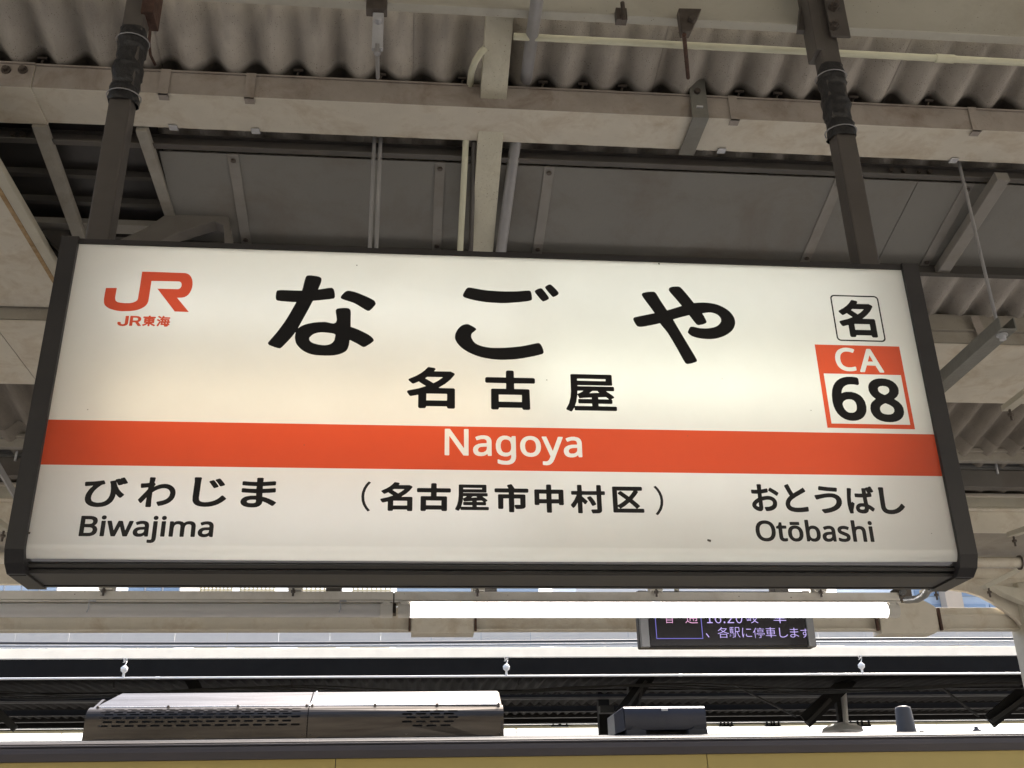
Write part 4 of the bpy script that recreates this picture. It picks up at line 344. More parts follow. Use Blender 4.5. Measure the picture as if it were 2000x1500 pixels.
def plate(name, m, V, F, y, parent):
    used = np.unique(F); mp = {int(u): i for i, u in enumerate(used)}
    mb = MB(); mb.add([(V[u][0], y, V[u][1]) for u in used], [tuple(mp[int(i)] for i in f) for f in F])
    return mb.build(name, m, parent)

# ================================================================== SETTING
g = MB().box(-900, 900, -300, 1500, -1.75, -1.60).build('ground', M['earth']); tag(g, kind='structure')
g = MB().box(-60, 60, 9.7, 15.7, -1.60, -1.1).build('track_bed', M['ballast']); tag(g, kind='structure')
for yy in (10.5, 11.57, 13.4, 14.47):
    tag(MB().box(-60, 60, yy-.035, yy+.035, -1.1, -.95).build('rail', M['rail']), kind='structure')
g = MB().box(-60, 60, -9, 9.4, -1.60, 0).build('platform', M['floor']); tag(g, kind='structure')
g = MB().box(-60, 60, 16.0, 25, -1.60, 0).build('opposite_platform', M['dark']); tag(g, kind='structure')

tag(MB().box(-40, 40, -11, -10.6, -1.6, 5.2).build('sky_block_wall', M['girder']), kind='structure')  # unseen wall added behind the camera to block sky light
# ================================================================== OUR CANOPY
XL, XR = -5.5, 8.5
can = empty('platform_canopy', 'cream steel platform canopy with corrugated sheet roof above the station sign', 'canopy')
P_ = .1755; AMP = .033; SL = -.19; A0 = 1.6 + 3.742 + AMP
xarch = atX(744, 150, 3.6)
def sheet(i, y0, y1, lift=0, m=None, dx=0, nY=3):
    W = 6 * P_; x0 = atX(821, 80, 3.45) + i * W - .03 + dx; n = 6*14 + 5
    v = []; f = []
    for r in range(nY + 1):
        y = y0 + (y1 - y0) * r / nY
        for k in range(n + 1):
            x = x0 + k * P_ / 14
            v.append((x, y, A0 + SL*y + AMP*math.cos(2*math.pi*(x - xarch)/P_) + lift + .0045*(k/n)))
    for r in range(nY):
        for k in range(n): f.append((r*(n+1)+k, r*(n+1)+k+1, (r+1)*(n+1)+k+1, (r+1)*(n+1)+k))
    return MB().add(v, f, True).build('roof_sheet', m or M['sheet'], can, solid=.006)
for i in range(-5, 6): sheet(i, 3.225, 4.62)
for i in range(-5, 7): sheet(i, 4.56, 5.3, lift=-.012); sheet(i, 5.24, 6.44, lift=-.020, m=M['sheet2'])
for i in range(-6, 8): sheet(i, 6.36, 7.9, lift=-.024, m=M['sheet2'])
for i in range(-4, 5): sheet(i, 0, 3.18, lift=.36, nY=1)  # unseen rows overhead, lifted to block sky light above the girder
# unseen far side of the ridge, keeps overhead sky light out
MB().add([(-9,0,A0+.38),(9,0,A0+.38),(9,-8,A0-1.1),(-9,-8,A0-1.1)], [(0,1,2,3)]).build('ridge_roof', M['sheet'], can, solid=.01)
# girder over the camera side (web + bottom flange)
MB().box(XL, XR, 3.186, 3.198, zz(35,3.2)+.012, 5.2).box(XL, XR, 3.155, 3.2, zz(35,3.2), zz(35,3.2)+.014).build('girder', M['girder'], can, bevel=.003)
# small clamp on girder flange
p = at(1212, 35, 3.15)
MB().box(p.x-.022, p.x+.022, 3.125, 3.16, p.z-.03, p.z+.03).tube([(p.x+.005,3.12,p.z-.045),(p.x+.005,3.12,p.z+.05)], .009).build('flange_clamp', M['bolt'], can, bevel=.002)

# boxed purlin casing C, two lengths with a joint at the left
cz1, cz0 = zz(168, 3.6), zz(213, 3.6); cyb = (cz0 - 1.6) / ((zz(278, 1) - 1.6))
xj = atX(66, 145, 3.6)
def casing(x0, x1, dz=0, dy=0):
    y0, y1 = 3.6 - dy, cyb + dy
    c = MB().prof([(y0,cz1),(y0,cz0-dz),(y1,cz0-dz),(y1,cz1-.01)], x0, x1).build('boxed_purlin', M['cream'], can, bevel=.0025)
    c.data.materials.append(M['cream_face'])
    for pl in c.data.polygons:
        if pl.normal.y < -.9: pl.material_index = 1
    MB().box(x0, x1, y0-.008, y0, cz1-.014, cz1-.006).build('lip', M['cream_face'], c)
    return c
c1 = casing(xj + .002, XR); c0 = casing(XL, xj, .006, .006)
for px in (12, 45):
    p = at(px, 137, 3.594)
    MB().tube([(p.x,3.594,p.z),(p.x,3.575,p.z)], .012, 6).tube([(p.x,3.594,p.z),(p.x,3.588,p.z)], .02, 12).build('bolt', M['bolt'], c0)
def clip(px, py, pxb, pyb):
    x = atX(px, py, 3.6)
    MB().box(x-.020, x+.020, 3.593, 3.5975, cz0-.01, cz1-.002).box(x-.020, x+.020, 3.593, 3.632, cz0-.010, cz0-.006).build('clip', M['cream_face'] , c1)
    MB().box(x-.018, x+.018, cyb-.028, cyb+.006, cz0-.0085, cz0-.004).build('clip', M['galv'], c1)
for a in ((322,160,340,243),(489,168,498,250),(1433,215,1415,293),(1903,238,1860,313)): clip(*a)
# hook bolts in every second arch
for k in range(-10, 16):
    x = xarch + k * P_
    if k in (-4,): continue
    if k % 2 == 0 or k in (5, 9, 14):
        pts = [(x-.006, 3.63, cz1-.02), (x-.003, 3.62, cz1+.028), (x+.006, 3.615, cz1+.044)]
        MB().tube(pts, .0045, 6).tube([(x-.02,3.612,cz1+.04),(x+.02,3.612,cz1+.04)], .007, 6).build('hook_bolt', M['bolt'], can)
# purlin D (angle) behind the casing
d1, d0 = zz(293, 3.95), zz(317, 3.95)
MB().box(XL, XR, 3.95, 3.956, d0, d1).box(XL, XR, 3.93, 3.952, d1-.012, d1-.006).box(XL, XR, 3.915, 3.95, d0-.004, d0+.002).build('purlin', M['purlin'], can, bevel=.001)
for x in [atX(q, 340, 3.95) for q in (1740, 1765, 1795, 1815, 10, 30)]:
    MB().tube([(x,3.95,d0+.035),(x,3.932,d0+.035)], .012, 8).build('bolt', M['bolt'], can)
# dark flat ceiling boards E
ES = -.24; EA = d0 - ES * 3.97
yE = (1.6 - EA) / (ES - (zz(490, 1) - 1.6))
edges = [atX(322, 330, 4.1)] + [on_roof(px, py, EA, ES).x for px, py in ((454, 285), (858, 301), (1076, 311), (1640, 338), (1793, 353), (1910, 346))] + [XR]
for a, b in zip(edges[:-1], edges[1:]):
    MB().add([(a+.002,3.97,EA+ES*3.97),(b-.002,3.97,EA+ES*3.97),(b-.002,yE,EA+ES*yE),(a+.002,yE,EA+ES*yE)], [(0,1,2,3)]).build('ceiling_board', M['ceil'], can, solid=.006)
for (pa, pb, w_) in (((454,286),(481,484),.047),((863,301),(850,497),.045),((1076,312),(1047,506),.048),((1649,338),(1572,505),.05),((1905,346),(1800,521),.05)):
    a = on_roof(*pa, EA-.006, ES); b = on_roof(*pb, EA-.006, ES); x = (a.x+b.x)/2
    s = MB().bar((x,3.965,EA-.006+ES*3.965),(x,yE+.01,EA-.006+ES*(yE+.01)), w_, .006).build('cover_strip', M['ceil_strip'], can, bevel=.001)
    for yy in (3.995, yE-.03):
        z = EA-.011+ES*yy
        MB().tube([(x,yy,z),(x,yy,z-.007)], .012, 8).build('screw', M['bolt'], s)
# dark board added as the shade above the open bay at left, with battens
MB().add([(XL,3.7,A0+SL*3.7-.04),(edges[0],3.7,A0+SL*3.7-.04),(edges[0],5.0,A0+SL*5-.04),(XL,5.0,A0+SL*5-.04)], [(0,1,2,3)]).build('bay_shade_board', M['dark'], can, solid=.004)
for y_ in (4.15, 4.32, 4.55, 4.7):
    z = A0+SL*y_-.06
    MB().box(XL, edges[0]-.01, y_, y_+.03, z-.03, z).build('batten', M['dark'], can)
MB().box(XL, edges[0]+.3, 4.44, 4.52, A0+SL*4.5-.10, A0+SL*4.5-.07).build('batten', M['ceil_strip'], can)
# end angle of the boards
e1, e0 = zz(488, yE), zz(513, yE)
MB().box(edges[0], XR, yE, yE+.006, e0, e1).box(edges[0], XR, yE-.03, yE, e0, e0+.005).build('purlin', M['dark'], can)
# rafters (Y direction)
def rafter(pa, pb, width, depth, a, s, m, name='rafter', ya=None, yb=None):
    A = on_roof(*pa, a, s); B = on_roof(*pb, a, s)
    x = (A.x + B.x)/2
    y0 = ya or A.y; y1 = yb or B.y
    return MB().bar((A.x + (y0-A.y)*(B.x-A.x)/(B.y-A.y), y0, a+s*y0+depth/2), (A.x + (y1-A.y)*(B.x-A.x)/(B.y-A.y), y1, a+s*y1+depth/2), width, depth).build(name, m, can, bevel=.003)
s_ = -.314; a_ = zz(28, 3.225) - s_*3.225
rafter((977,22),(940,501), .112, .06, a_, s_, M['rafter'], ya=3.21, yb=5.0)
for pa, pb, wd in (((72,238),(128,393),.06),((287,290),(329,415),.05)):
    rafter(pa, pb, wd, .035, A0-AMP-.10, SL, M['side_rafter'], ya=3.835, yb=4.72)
rafter((1980,322),(1838,540), .065, .05, A0-AMP-.16, SL, M['ceil_strip'], ya=3.85)
# beam F with ledge, cream soffit G
fy = 5.03; f1, fm, f0 = zz(590, fy), zz(624, fy), zz(650, fy)
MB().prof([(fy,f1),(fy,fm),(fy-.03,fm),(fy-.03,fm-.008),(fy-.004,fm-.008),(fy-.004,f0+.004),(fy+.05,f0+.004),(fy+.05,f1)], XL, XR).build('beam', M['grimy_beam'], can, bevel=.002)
gy = (f0-1.6) / (zz(768, 1) - 1.6)
xs_ = [XL, atX(30,680,5.4), atX(700,700,5.4), atX(1350,700,5.4), XR]
for a, b in zip(xs_[:-1], xs_[1:]):
    MB().box(a+.002, b-.002, fy-.004, gy, f0-.004, f0).build('soffit_panel', M['cream'], can, bevel=.001)
MB().box(XL, XR, gy-.006, gy, f0+.001, f0+.16).build('soffit_back', M['cream'], can)
# clip on F at right
x = atX(1915, 648, fy-.03)
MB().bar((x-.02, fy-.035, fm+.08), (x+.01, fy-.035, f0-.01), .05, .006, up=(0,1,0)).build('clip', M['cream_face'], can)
# left dropped cream ceiling box with edge trim
lp0 = at(0, 372, 3.9); zl = zz(624, 5.0)
A = on_roof(0, 372, zl, 0); B = on_roof(112, 545, zl, 0); xe = (A.x + B.x)/2
MB().box(XL, xe, 3.4, 5.0, zl, zl+.01).build('soffit_panel', M['cream'], can, bevel=.001)
MB().box(xe+.002, xe+.05, 3.4, 5.0, zl-.006, zl+.012).box(xe+.002, xe+.012, 3.4, 5.0, zl+.012, zl+.09).build('edge_trim', M['grey_cream'], can, bevel=.003)
MB().box(xe-.022, xe-.001, 3.4, 5.0, zl-.003, zl-.0005).build('rust_stain', M['ruststain'], can)
# braces in the open bay
def bracepoly(pts, Y0, Y1, m, name='brace'):
    return MB().polyY([(at(px,py,Y0).x, at(px,py,Y0).z) for px,py in pts], Y0, Y1).build(name, m, can, bevel=.004)
bracepoly([(78,452),(104,424),(128,398),(158,372),(186,346),(192,392),(160,425),(135,456),(118,490)], 4.5, 4.56, M['dark'])
bracepoly([(215,500),(228,470),(285,445),(330,414),(362,399),(430,397),(442,404),(450,445),(456,500),(440,500),(436,440),(420,432),(345,455),(300,478),(280,500)], 4.34, 4.42, M['brace'])
bracepoly([(130,462),(148,440),(160,470),(165,500),(140,500)], 4.60, 4.64, M['rafter'])
# second canopy layer: beams beyond the second sheet row
def xbeam(y0c, y1c, Y, m, depth=.06, name='beam', x0=XL-1, x1=XR+1):
    return MB().box(x0, x1, Y, Y+depth, zz(y1c, Y), zz(y0c, Y)).build(name, m, can, bevel=.003)
xbeam(861, 868, 6.47, M['grimy_beam'], .05); xbeam(868, 887, 6.49, M['side_rafter'], .05)
tr = xbeam(906, 940, 6.62, M['purlin'], .08)
xbeam(888, 905, 6.66, M['cable'], .05, 'cable_tray')
for k in range(5):
    z = zz(891+3.0*k, 6.645); pts = [(XL + j*.25, 6.645 + random.uniform(-.006,.006), z + random.uniform(-.008,.008)) for j in range(60)]
    MB().tube(pts, .009, 6).build('cable', M['cable'], can)
for px in (1945, 28, 1300):
    x = atX(px, 900, 6.6)
    MB().bar((x, 6.61, zz(912,6.6)), (x+.005, 6.61, zz(872,6.6)), .012, .012, up=(0,1,0)).build('clip', M['galv'], can)
xbeam(953, 959, 6.97, M['cream'], .06); xbeam(959, 982, 7.0, M['grey_cream'], .05); xbeam(982, 986, 6.98, M['cream'], .05)
xbeam(986, 1034, 7.04, M['cream'], .04, 'fascia_panel')
z = zz(1034, 7.04); yb = (z-1.6)/(zz(1084,1)-1.6)
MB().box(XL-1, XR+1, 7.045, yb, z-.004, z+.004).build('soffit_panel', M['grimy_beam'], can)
zp = zz(1094, 7.58)
MB().tube([(XL-1,7.58,zp),(XR+1,7.58,zp)], .042, 14).build('eaves_pipe', M['cream'], can)
nb = xbeam(1105, 1143, 7.68, M['cream'], .05, 'fascia_panel')
for px in (60, 1990, 700): # pipe clamps
    x = atX(px, 1094, 7.58)
    MB().tube([(x, 7.58+.05*math.cos(t), zp+.05*math.sin(t)) for t in [R_(q) for q in range(0,361,30)]], .008, 6).build('clip', M['bolt'], can)
# eaves beam P (closed channel with flange) + gusset plates
py_ = 7.72
P1, P0 = zz(1186, py_), zz(1232, py_)
pb_ = MB().prof([(py_,P1),(py_,zz(1199,py_)),(py_-.012,zz(1199.5,py_)),(py_-.012,zz(1201,py_)),(py_,zz(1201.5,py_)),(py_,zz(1229,py_)),(py_-.03,zz(1229,py_)),(py_-.03,P0),(py_+.06,P0),(py_+.06,P1)], XL-2, XR+2).build('eaves_beam', M['cream'], can, bevel=.002)
def gus(pts):
    return MB().polyY([(at(px,py,py_-.05).x, at(px,py,py_-.05).z) for px,py in pts], py_-.05, py_+.1).build('gusset', M['cream'], can, bevel=.004)
gus([(803,1195),(926,1196),(926,1237),(803,1237)])
gus([(1716,1188),(1735,1166),(1796,1168),(1826,1184),(1834,1232),(1826,1237),(1722,1237)])
for px in (800, 929, 1714, 1838):
    x = atX(px, 1215, py_-.055); MB().box(x-.008, x+.008, py_-.058, py_-.03, P0-.01, zz(1190,py_)).build('seam_plate', M['rust'], can)
# right column with curved knee
cx0 = atX(2000, 1200, 7.6)
MB().box(cx0, cx0+.22, 7.6, 7.82, 0, zz(1140, 7.7)).build('column', M['grey_cream'], can, bevel=.01)
kn = [(1800,1143),(1850,1150),(1890,1156),(1915,1164),(1940,1177),(1962,1192),(1980,1205),(2010,1235),(2010,1130),(1800,1130)]
MB().polyY([(at(px,py,7.66).x, at(px,py,7.66).z) for px,py in kn], 7.66, 7.70).build('knee_plate', M['cream'], can, bevel=.004)
kn2 = [(1925,1143),(2040,1158),(2040,1190),(1990,1178),(1955,1162)]
MB().polyY([(at(px,py,7.55).x, at(px,py,7.55).z) for px,py in kn2], 7.5, 7.58).build('knee_plate', M['grey_cream'], can, bevel=.004)
# small brackets at right
def brk(pa, pb, Y0, Y1, wd=.06, m='grey_cream', hang=None):
    a = at(*pa, Y0); b = at(*pb, Y1)
    o = MB().bar(a, b, wd, .035).build('bracket', M[m], can, bevel=.003)
    q = a.lerp(b, .12)
    MB().tube([(q.x,q.y,q.z-.02),(q.x,q.y,q.z-.09)], .008, 6).tube([(q.x,q.y,q.z-.045),(q.x,q.y,q.z-.06)], .018, 6).build('bolt', M['bolt'], o)
brk((1965,798),(2010,764), 5.5, 5.2); brk((1974,1044),(2010,1032), 6.9, 6.6); brk((1922,1147),(1985,1115), 7.4, 7.4); brk((1830,1147),(1800,1158), 7.5, 7.7, .04)
brk((12,1034),(-20,1010), 6.9, 6.6); brk((40,985),(-10,900), 6.6, 6.5, .03, 'pipe')

# ================================================================== THINGS HUNG FROM OUR CANOPY
# hanger posts of the sign
def hanger(pxs, label, sleeve, plates):
    (xa, ya), (xb, yb2) = pxs
    X0 = (atX(xa, ya, 3.06) + atX(xb, yb2, 3.06)) / 2
    t = empty('hanger_post', label, 'hanger post', 'dark posts carrying the station sign')
    MB().box(X0-.0375, X0+.0375, 3.062, 3.137, 3.44, 4.95).build('post', M['post'], t, bevel=.006)
    z0, z1 = at(*sleeve[0], 3.05).z, at(*sleeve[1], 3.05).z
    # tape wound round the post, uneven
    n = 22; rings = []
    for i in range(n+1):
        f = i/n; z = z0 + (z1-z0)*f; r = .0445 + .0022*math.sin(i*2.3) + .003*math.sin(i*.7+1); rings.append((z, r))
    mb = MB(); v = []; fs = []; m = 20
    for i, (z, r) in enumerate(rings):
        for k in range(m):
            a = 2*math.pi*k/m; c, s = math.cos(a), math.sin(a); q = max(abs(c), abs(s)); rr = r*(.55/q + .5)*(1+.04*math.sin(3*a+i))
            v.append((X0 + rr*c, 3.1 + rr*s, z + .012*math.sin(a+i)))
    for i in range(n):
        for k in range(m): fs.append((i*m+k, i*m+(k+1) % m, (i+1)*m+(k+1) % m, (i+1)*m+k))
    mb.add(v, fs, True); mb.build('tape_wrap', M['sleeve'], t)
    for z in (z0+.03, z1-.035):
        MB().tube([(X0+.058*math.cos(R_(q)), 3.1+.058*math.sin(R_(q)), z+.006*math.sin(R_(q))) for q in range(0,361,20)], .0025, 5).build('tie', M['pipe'], t)
    return t, X0
t1, XP1 = hanger(((234,184),(188,474)), 'dark square post holding up the left end of the station sign', ((228,185),(268,50)), 0)
t2, XP2 = hanger(((1651,260),(1703,521)), 'dark square post holding up the right end of the station sign', ((1650,255),(1632,122)), 0)
# plates at the top of the right post, bolted to the girder
p = at(1640, 35, 3.03)
o = MB().box(p.x-.045, p.x+.035, 3.035, 3.045, at(1640,73,3.04).z, 4.9).build('bolt_plate', M['post'], t2, bevel=.004)
for py in (15, 52):
    q = at(1628, py, 3.03); MB().tube([(q.x,3.036,q.z),(q.x,3.012,q.z)], .018, 6).tube([(q.x,3.036,q.z),(q.x,2.998,q.z)], .010, 8).build('bolt', M['bolt'], o)
q = at(1590, 70, 3.12); MB().box(q.x-.03, q.x+.008, 3.06, 3.15, at(1590,110,3.1).z, 4.9).build('bolt_plate', M['post'], t2, bevel=.003)
q = at(1572, 45, 3.13); MB().polyY([(q.x-.035, at(1560,60,3.13).z),(q.x+.05, at(1560,60,3.13).z),(q.x+.05, 4.9),(q.x+.03,4.9)], 3.125, 3.15).build('bolt_plate', M['post'], t2)
q = at(297, 20, 3.1); MB().box(q.x-.025, q.x+.02, 3.05, 3.15, at(297,43,3.1).z, 4.9).build('bolt_plate', M['rust'], t1, bevel=.003)
# thin brown cable beside left post
pts = [at(300,30,3.3), at(293,60,3.35), at(291,85,3.4), at(294,108,3.5), at(303,126,3.585)]
tag(MB().tube(pts, .006, 8).build('brown_cable', M['rust']), 'thin brown cable curving down beside the left hanger post', 'cable')
# silver bracket and rod from girder
t = empty('rod_hanger', 'silver turnbuckle bracket with a thin rod above the sign, left of centre', 'hanger rod')
a = at(739, 28, 3.14); b = at(737, 97, 3.14)
MB().bar(a, b, .042, .02, up=(0,1,0)).build('bracket_plate', M['galv'], t, bevel=.002)
q = at(739, 40, 3.12); MB().tube([(q.x,3.13,q.z),(q.x,3.105,q.z)], .013, 6).build('bolt', M['galv'], t)
q = at(736, 10, 3.13); MB().box(q.x-.04, q.x+.04, 3.11, 3.155, at(736,28,3.14).z, at(736,-2,3.14).z).build('clamp', M['bolt'], t, bevel=.003)
MB().tube([b, at(738, 152, 3.5)], .008, 8).tube([b + Vector((0,0,.02)), b + Vector((0,0,-.02))], .014, 6).build('rod', M['pipe'], t)
# pair of rods behind
for pa, pb, lab in (((729,266),(725,489),'left one of two thin grey rods hanging behind the sign'),((743,268),(735,489),'right one of two thin grey rods hanging behind the sign')):
    x = (atX(*pa,3.9)+atX(*pb,3.9))/2
    tag(MB().tube([(x,3.9,3.6),(x,3.9,4.58)], .009, 8).build('hanging_rod', M['pipe']), lab, 'hanging rod', 'thin rods behind the sign')
# strap hanger C
t = empty('strap_hanger', 'dark steel strap with rusty rod and triangular plate wrapped round the boxed purlin', 'strap hanger')
xs = (atX(1362,150,3.58)+atX(1366,230,3.58))/2
z1 = at(1362,150,3.585).z
MB().box(xs-.036, xs+.036, 3.576, 3.588, cz0-.014, z1).box(xs-.036, xs+.036, 3.576, cyb+.015, cz0-.02, cz0-.0125).build('strap', M['strap'], t, bevel=.002)
q = at(1362, 178, 3.57); MB().tube([(q.x,3.577,q.z),(q.x,3.562,q.z)], .014, 6).build('bolt', M['bolt'], t)
q = at(1367, 208, 3.57); MB().box(q.x-.014,q.x+.014,3.568,3.577,q.z-.004,q.z+.004).build('slot_pin', M['galv'], t)
MB().tube([at(1336,68,3.12), at(1344,152,3.5)], .0085, 8).build('rod', M['rust'], t)
MB().polyY([(at(px,py,3.14).x, at(px,py,3.14).z) for px,py in ((1322,26),(1367,27),(1346,72),(1328,72))], 3.11, 3.15).build('bracket_plate', M['bolt'], t, bevel=.004)
q = at(1352, 38, 3.10); MB().tube([(q.x,3.112,q.z),(q.x,3.09,q.z)], .013, 6).build('bolt', M['bolt'], t)
# grey pipe and cream conduits
tag(MB().tube([at(1063,-100,2.8), at(1049,0,3.07), at(1028,150,3.55), at(1025,168,3.66), at(1009,262,3.82), at(977,502,4.42)], .026, 16).build('grey_pipe', M['pipe']), 'grey round pipe running back under the roof beside the cream rafter', 'pipe')
z = zz(71, 3.28)
cd = empty('cream_conduit', 'thin cream conduit running right under the roof sheets near the top', 'conduit')
MB().tube([(atX(1003,71,3.28),3.28,z),(XR,3.28,z)], .0145, 10).build('pipe', M['conduit'], cd)
x = atX(1840,112,3.28); MB().tube([(x-.03,3.28,z),(x+.05,3.28,z)], .0185, 10).build('coupling', M['conduit'], cd)
pts = [at(955,86,3.385), at(938,104,3.38), at(928,120,3.42), at(921,140,3.5), at(918,165,3.6), at(910,275,3.84), at(898,503,4.38)]
tag(MB().tube(pts, .0145, 10).build('cream_conduit', M['conduit']), 'bent cream conduit dropping behind the sign left of the cream rafter', 'conduit')
pts = [at(926,276,3.845), at(919,503,4.42)]
tag(MB().tube(pts, .012, 8).build('dark_conduit', M['purlin']), 'dark thin conduit between the bent cream conduit and the rafter', 'conduit')
# right strut on a rod
yr = 3.88
rt = at(1869,318,yr); rb = at(1951,628,yr); xr = (rt.x+rb.x)/2
st = empty('channel_strut', 'grey steel channel strut hung on a thin rod right of the sign', 'strut')
MB().tube([(xr,yr,rt.z+.2),(xr,yr,rb.z-.04)], .0075, 8).build('rod', M['pipe'], st)
zs = rb.z - .035; se = at(1968, 655, yr-.03)
def chan(y0,y1,x,z,w_,h_,t_):
    return MB().box(x-w_/2,x+w_/2,y0,y1,z-h_/2,z-h_/2+t_).box(x-w_/2,x-w_/2+t_,y0,y1,z-h_/2+t_,z+h_/2).box(x+w_/2-t_,x+w_/2,y0,y1,z-h_/2+t_,z+h_/2)
chan(yr-.05, 6.2, xr+.015, zs, .075, .06, .006).build('channel', M['strap'], st, bevel=.001)
MB().tube([(xr+.01,yr,zs-.02),(xr+.01,yr,zs-.055)], .016, 6).tube([(xr+.01,yr,zs-.03),(xr+.01,yr,zs-.036)], .024, 12).build('bolt', M['galv'], st)

# ================================================================== STATION SIGN
sg = empty('station_name_sign', 'illuminated Nagoya station name sign with an orange band hanging in the centre', 'station sign')
SX0, SX1, SZT, SZP = -1.072, 1.664, 3.429, 2.442
FY = 3.0
Lk = {k: [loops(gl) for gl in v] for k, v in GLY.items()}
stripe = rect(SX0, SX1, 2.680, 2.8215)
outer = rect(SX0, SX1, SZP, SZT)
bo = rect(1.314, 1.604, 2.838, 3.134); bi = rect(1.3295, 1.591, 2.853, 3.029)
fo = rrect(1.3935, 1.562, 3.1495, 3.3235, .014); fi = rrect(1.3985, 1.557, 3.1545, 3.3185, .010)
allL = [stripe, outer, bo, bi, fo, fi]
for k in Lk:
    if k != 'led':
        for gl in Lk[k]: allL += gl
V, F = cdt(allL)
Cn = V[F].mean(1)
ins = lambda Ls: inside(Cn, segs(Ls))
def insk(k):
    r = np.zeros(len(Cn), bool)
    for gl in Lk[k]: r |= ins(gl)
    return r
valid = ins([outer]); area = np.abs(np.cross(V[F[:,1]]-V[F[:,0]], V[F[:,2]]-V[F[:,0]])) > 1e-12; valid &= area
cls = np.zeros(len(Cn), int)
cls[ins([stripe])] = 1; cls[insk('ngy')] = 0
cls[insk('jr')] = 2
cls[ins([bo, bi])] = 4; cls[insk('ca')] = 0; cls[ins([fo, fi])] = 5
parts = [(1,'stripe','orange'),(2,'logo','logo'),(4,'number_badge','orange'),(5,'badge_outline','ink')]; nc = 20
for k, nm, mm in (('sub','company_letter','logo'),('num','badge_digit','ink'),('badge','badge_letter','ink'),('big','name_letter','ink'),('kan','kanji_letter','ink'),('addr','address_letter','ink'),('hira','neighbour_stop_letter','ink'),('rom','neighbour_stop_lettering','ink')):
    for gl in Lk[k]:
        cls[ins(gl)] = nc; parts.append((nc, nm, mm)); nc += 1
Wf = F[(cls == 0) & valid]
fp = plate('face_panel', M['face'], V, Wf, FY, sg)
for i, nm, mm in parts: plate(nm, M[mm], V, F[(cls == i) & valid], FY, sg)
# rolled lower edge of the acrylic
pr = []
for k in range(9):
    a = R_(12 + 68*k/8); pr.append((FY + .048*(1-math.cos(a)) , SZP - .046*math.sin(a)))
pr = [(FY, SZP)] + pr
v = [(SX0,y,z) for y,z in pr] + [(SX1,y,z) for y,z in pr]; n = len(pr)
MB().add(v, [(i, i+1, n+i+1, n+i) for i in range(n-1)], True).build('rolled_edge', M['face'], sg)
yb_, zb_ = pr[-1]
# housing: bottom trim, underside, back, top
HZ = zb_ - .012; HB = 3.212
MB().prof([(yb_-.004,zb_-.001),(yb_-.004,HZ+.001),(yb_+.02,HZ+.001),(yb_+.02,zb_-.001)], SX0-.02, SX1+.02).build('bottom_trim', M['signframe'], sg)
MB().box(SX0-.04, SX1+.04, yb_+.012, HB-.02, HZ-.012, HZ-.001).build('bottom_plate', M['signframe'], sg, bevel=.002)
MB().box(SX0-.04, SX1+.04, HB-.016, HB, HZ-.014, SZT+.03).build('back_plate', M['signframe'], sg)
MB().box(SX0-.04, SX1+.04, FY-.004, HB-.018, SZT+.001, SZT+.018).build('top_plate', M['signframe'], sg)
# white reflecting interior
MB().box(SX0-.03, SX1+.03, HB-.03, HB-.02, HZ+.002, SZT-.002).box(SX0-.03, SX1+.03, yb_+.03, HB-.03, HZ+.002, HZ+.008).box(SX0-.03,SX1+.03, FY+.004, HB-.03, SZT-.008, SZT-.002).build('reflector', M['box_in'], sg)
for s, x0, x1 in ((-1, SX0-.053, SX0-.0005), (1, SX1+.0005, SX1+.056)):
    pts = [(FY-.014,SZT+.022),(FY-.014,2.425),(FY+.004,2.388),(FY+.036,2.366),(HB+.012,2.366),(HB+.012,SZT+.022)]
    c = MB().prof(pts, x0, x1).build('end_cap', M['signframe'], sg, bevel=.004)
    MB().box(x0+.004, x1-.004, FY+.045, FY+.052, 2.3645, 2.3665).build('seam', M['black'], c)
# fluorescent lamps inside the box
def inner_tube(x0, x1, z, col, st, y=3.13):
    MB().tube([(x0,y,z),(x1,y,z)], .016, 12).build('inner_lamp', emit('inner_lamp_light', col, st), sg)
inner_tube(-.93, .32, 2.88, (1.0,.84,.58), 2.5)
inner_tube(.38, 1.56, 2.98, (.97,1.0,.84), 3.0)
inner_tube(-.93, .34, 3.22, (.97,1.0,.96), 1.9)
inner_tube(.36, 1.45, 2.66, (.97,.98,.95), 1.5)
inner_tube(-.93, .34, 2.56, (.96,.98,1.0), 1.4)
inner_tube(.38, 1.56, 3.30, (.97,1.0,.96), 1.4)
for px, py, r in ((1385,1055,.006),(56,1040,.005),(697,518,.002),(1287,515,.003),(1068,742,.0018)):
    q = at(px, py, FY-.001); MB().hexa([(q.x-r,FY-.0022,q.z-r*.4),(q.x+r*.7,FY-.0022,q.z-r),(q.x+r*.7,FY-.0006,q.z-r),(q.x-r,FY-.0006,q.z-r*.4),(q.x-r*.8,FY-.0022,q.z+r*.5),(q.x+r,FY-.0022,q.z+r*.1),(q.x+r,FY-.0006,q.z+r*.1),(q.x-r*.8,FY-.0006,q.z+r*.5)]).build('dirt_speck', M['bolt'], sg)
# conduit elbow under right end
pts = [at(1818,1132,3.3), at(1814,1150,3.4), at(1806,1162,3.5), at(1792,1170,3.6), at(1770,1172,3.7)]
cel = MB().tube(pts, .013, 10).build('conduit_elbow', M['pipe']); tag(cel, 'short curved grey conduit under the lower right corner of the sign', 'conduit')

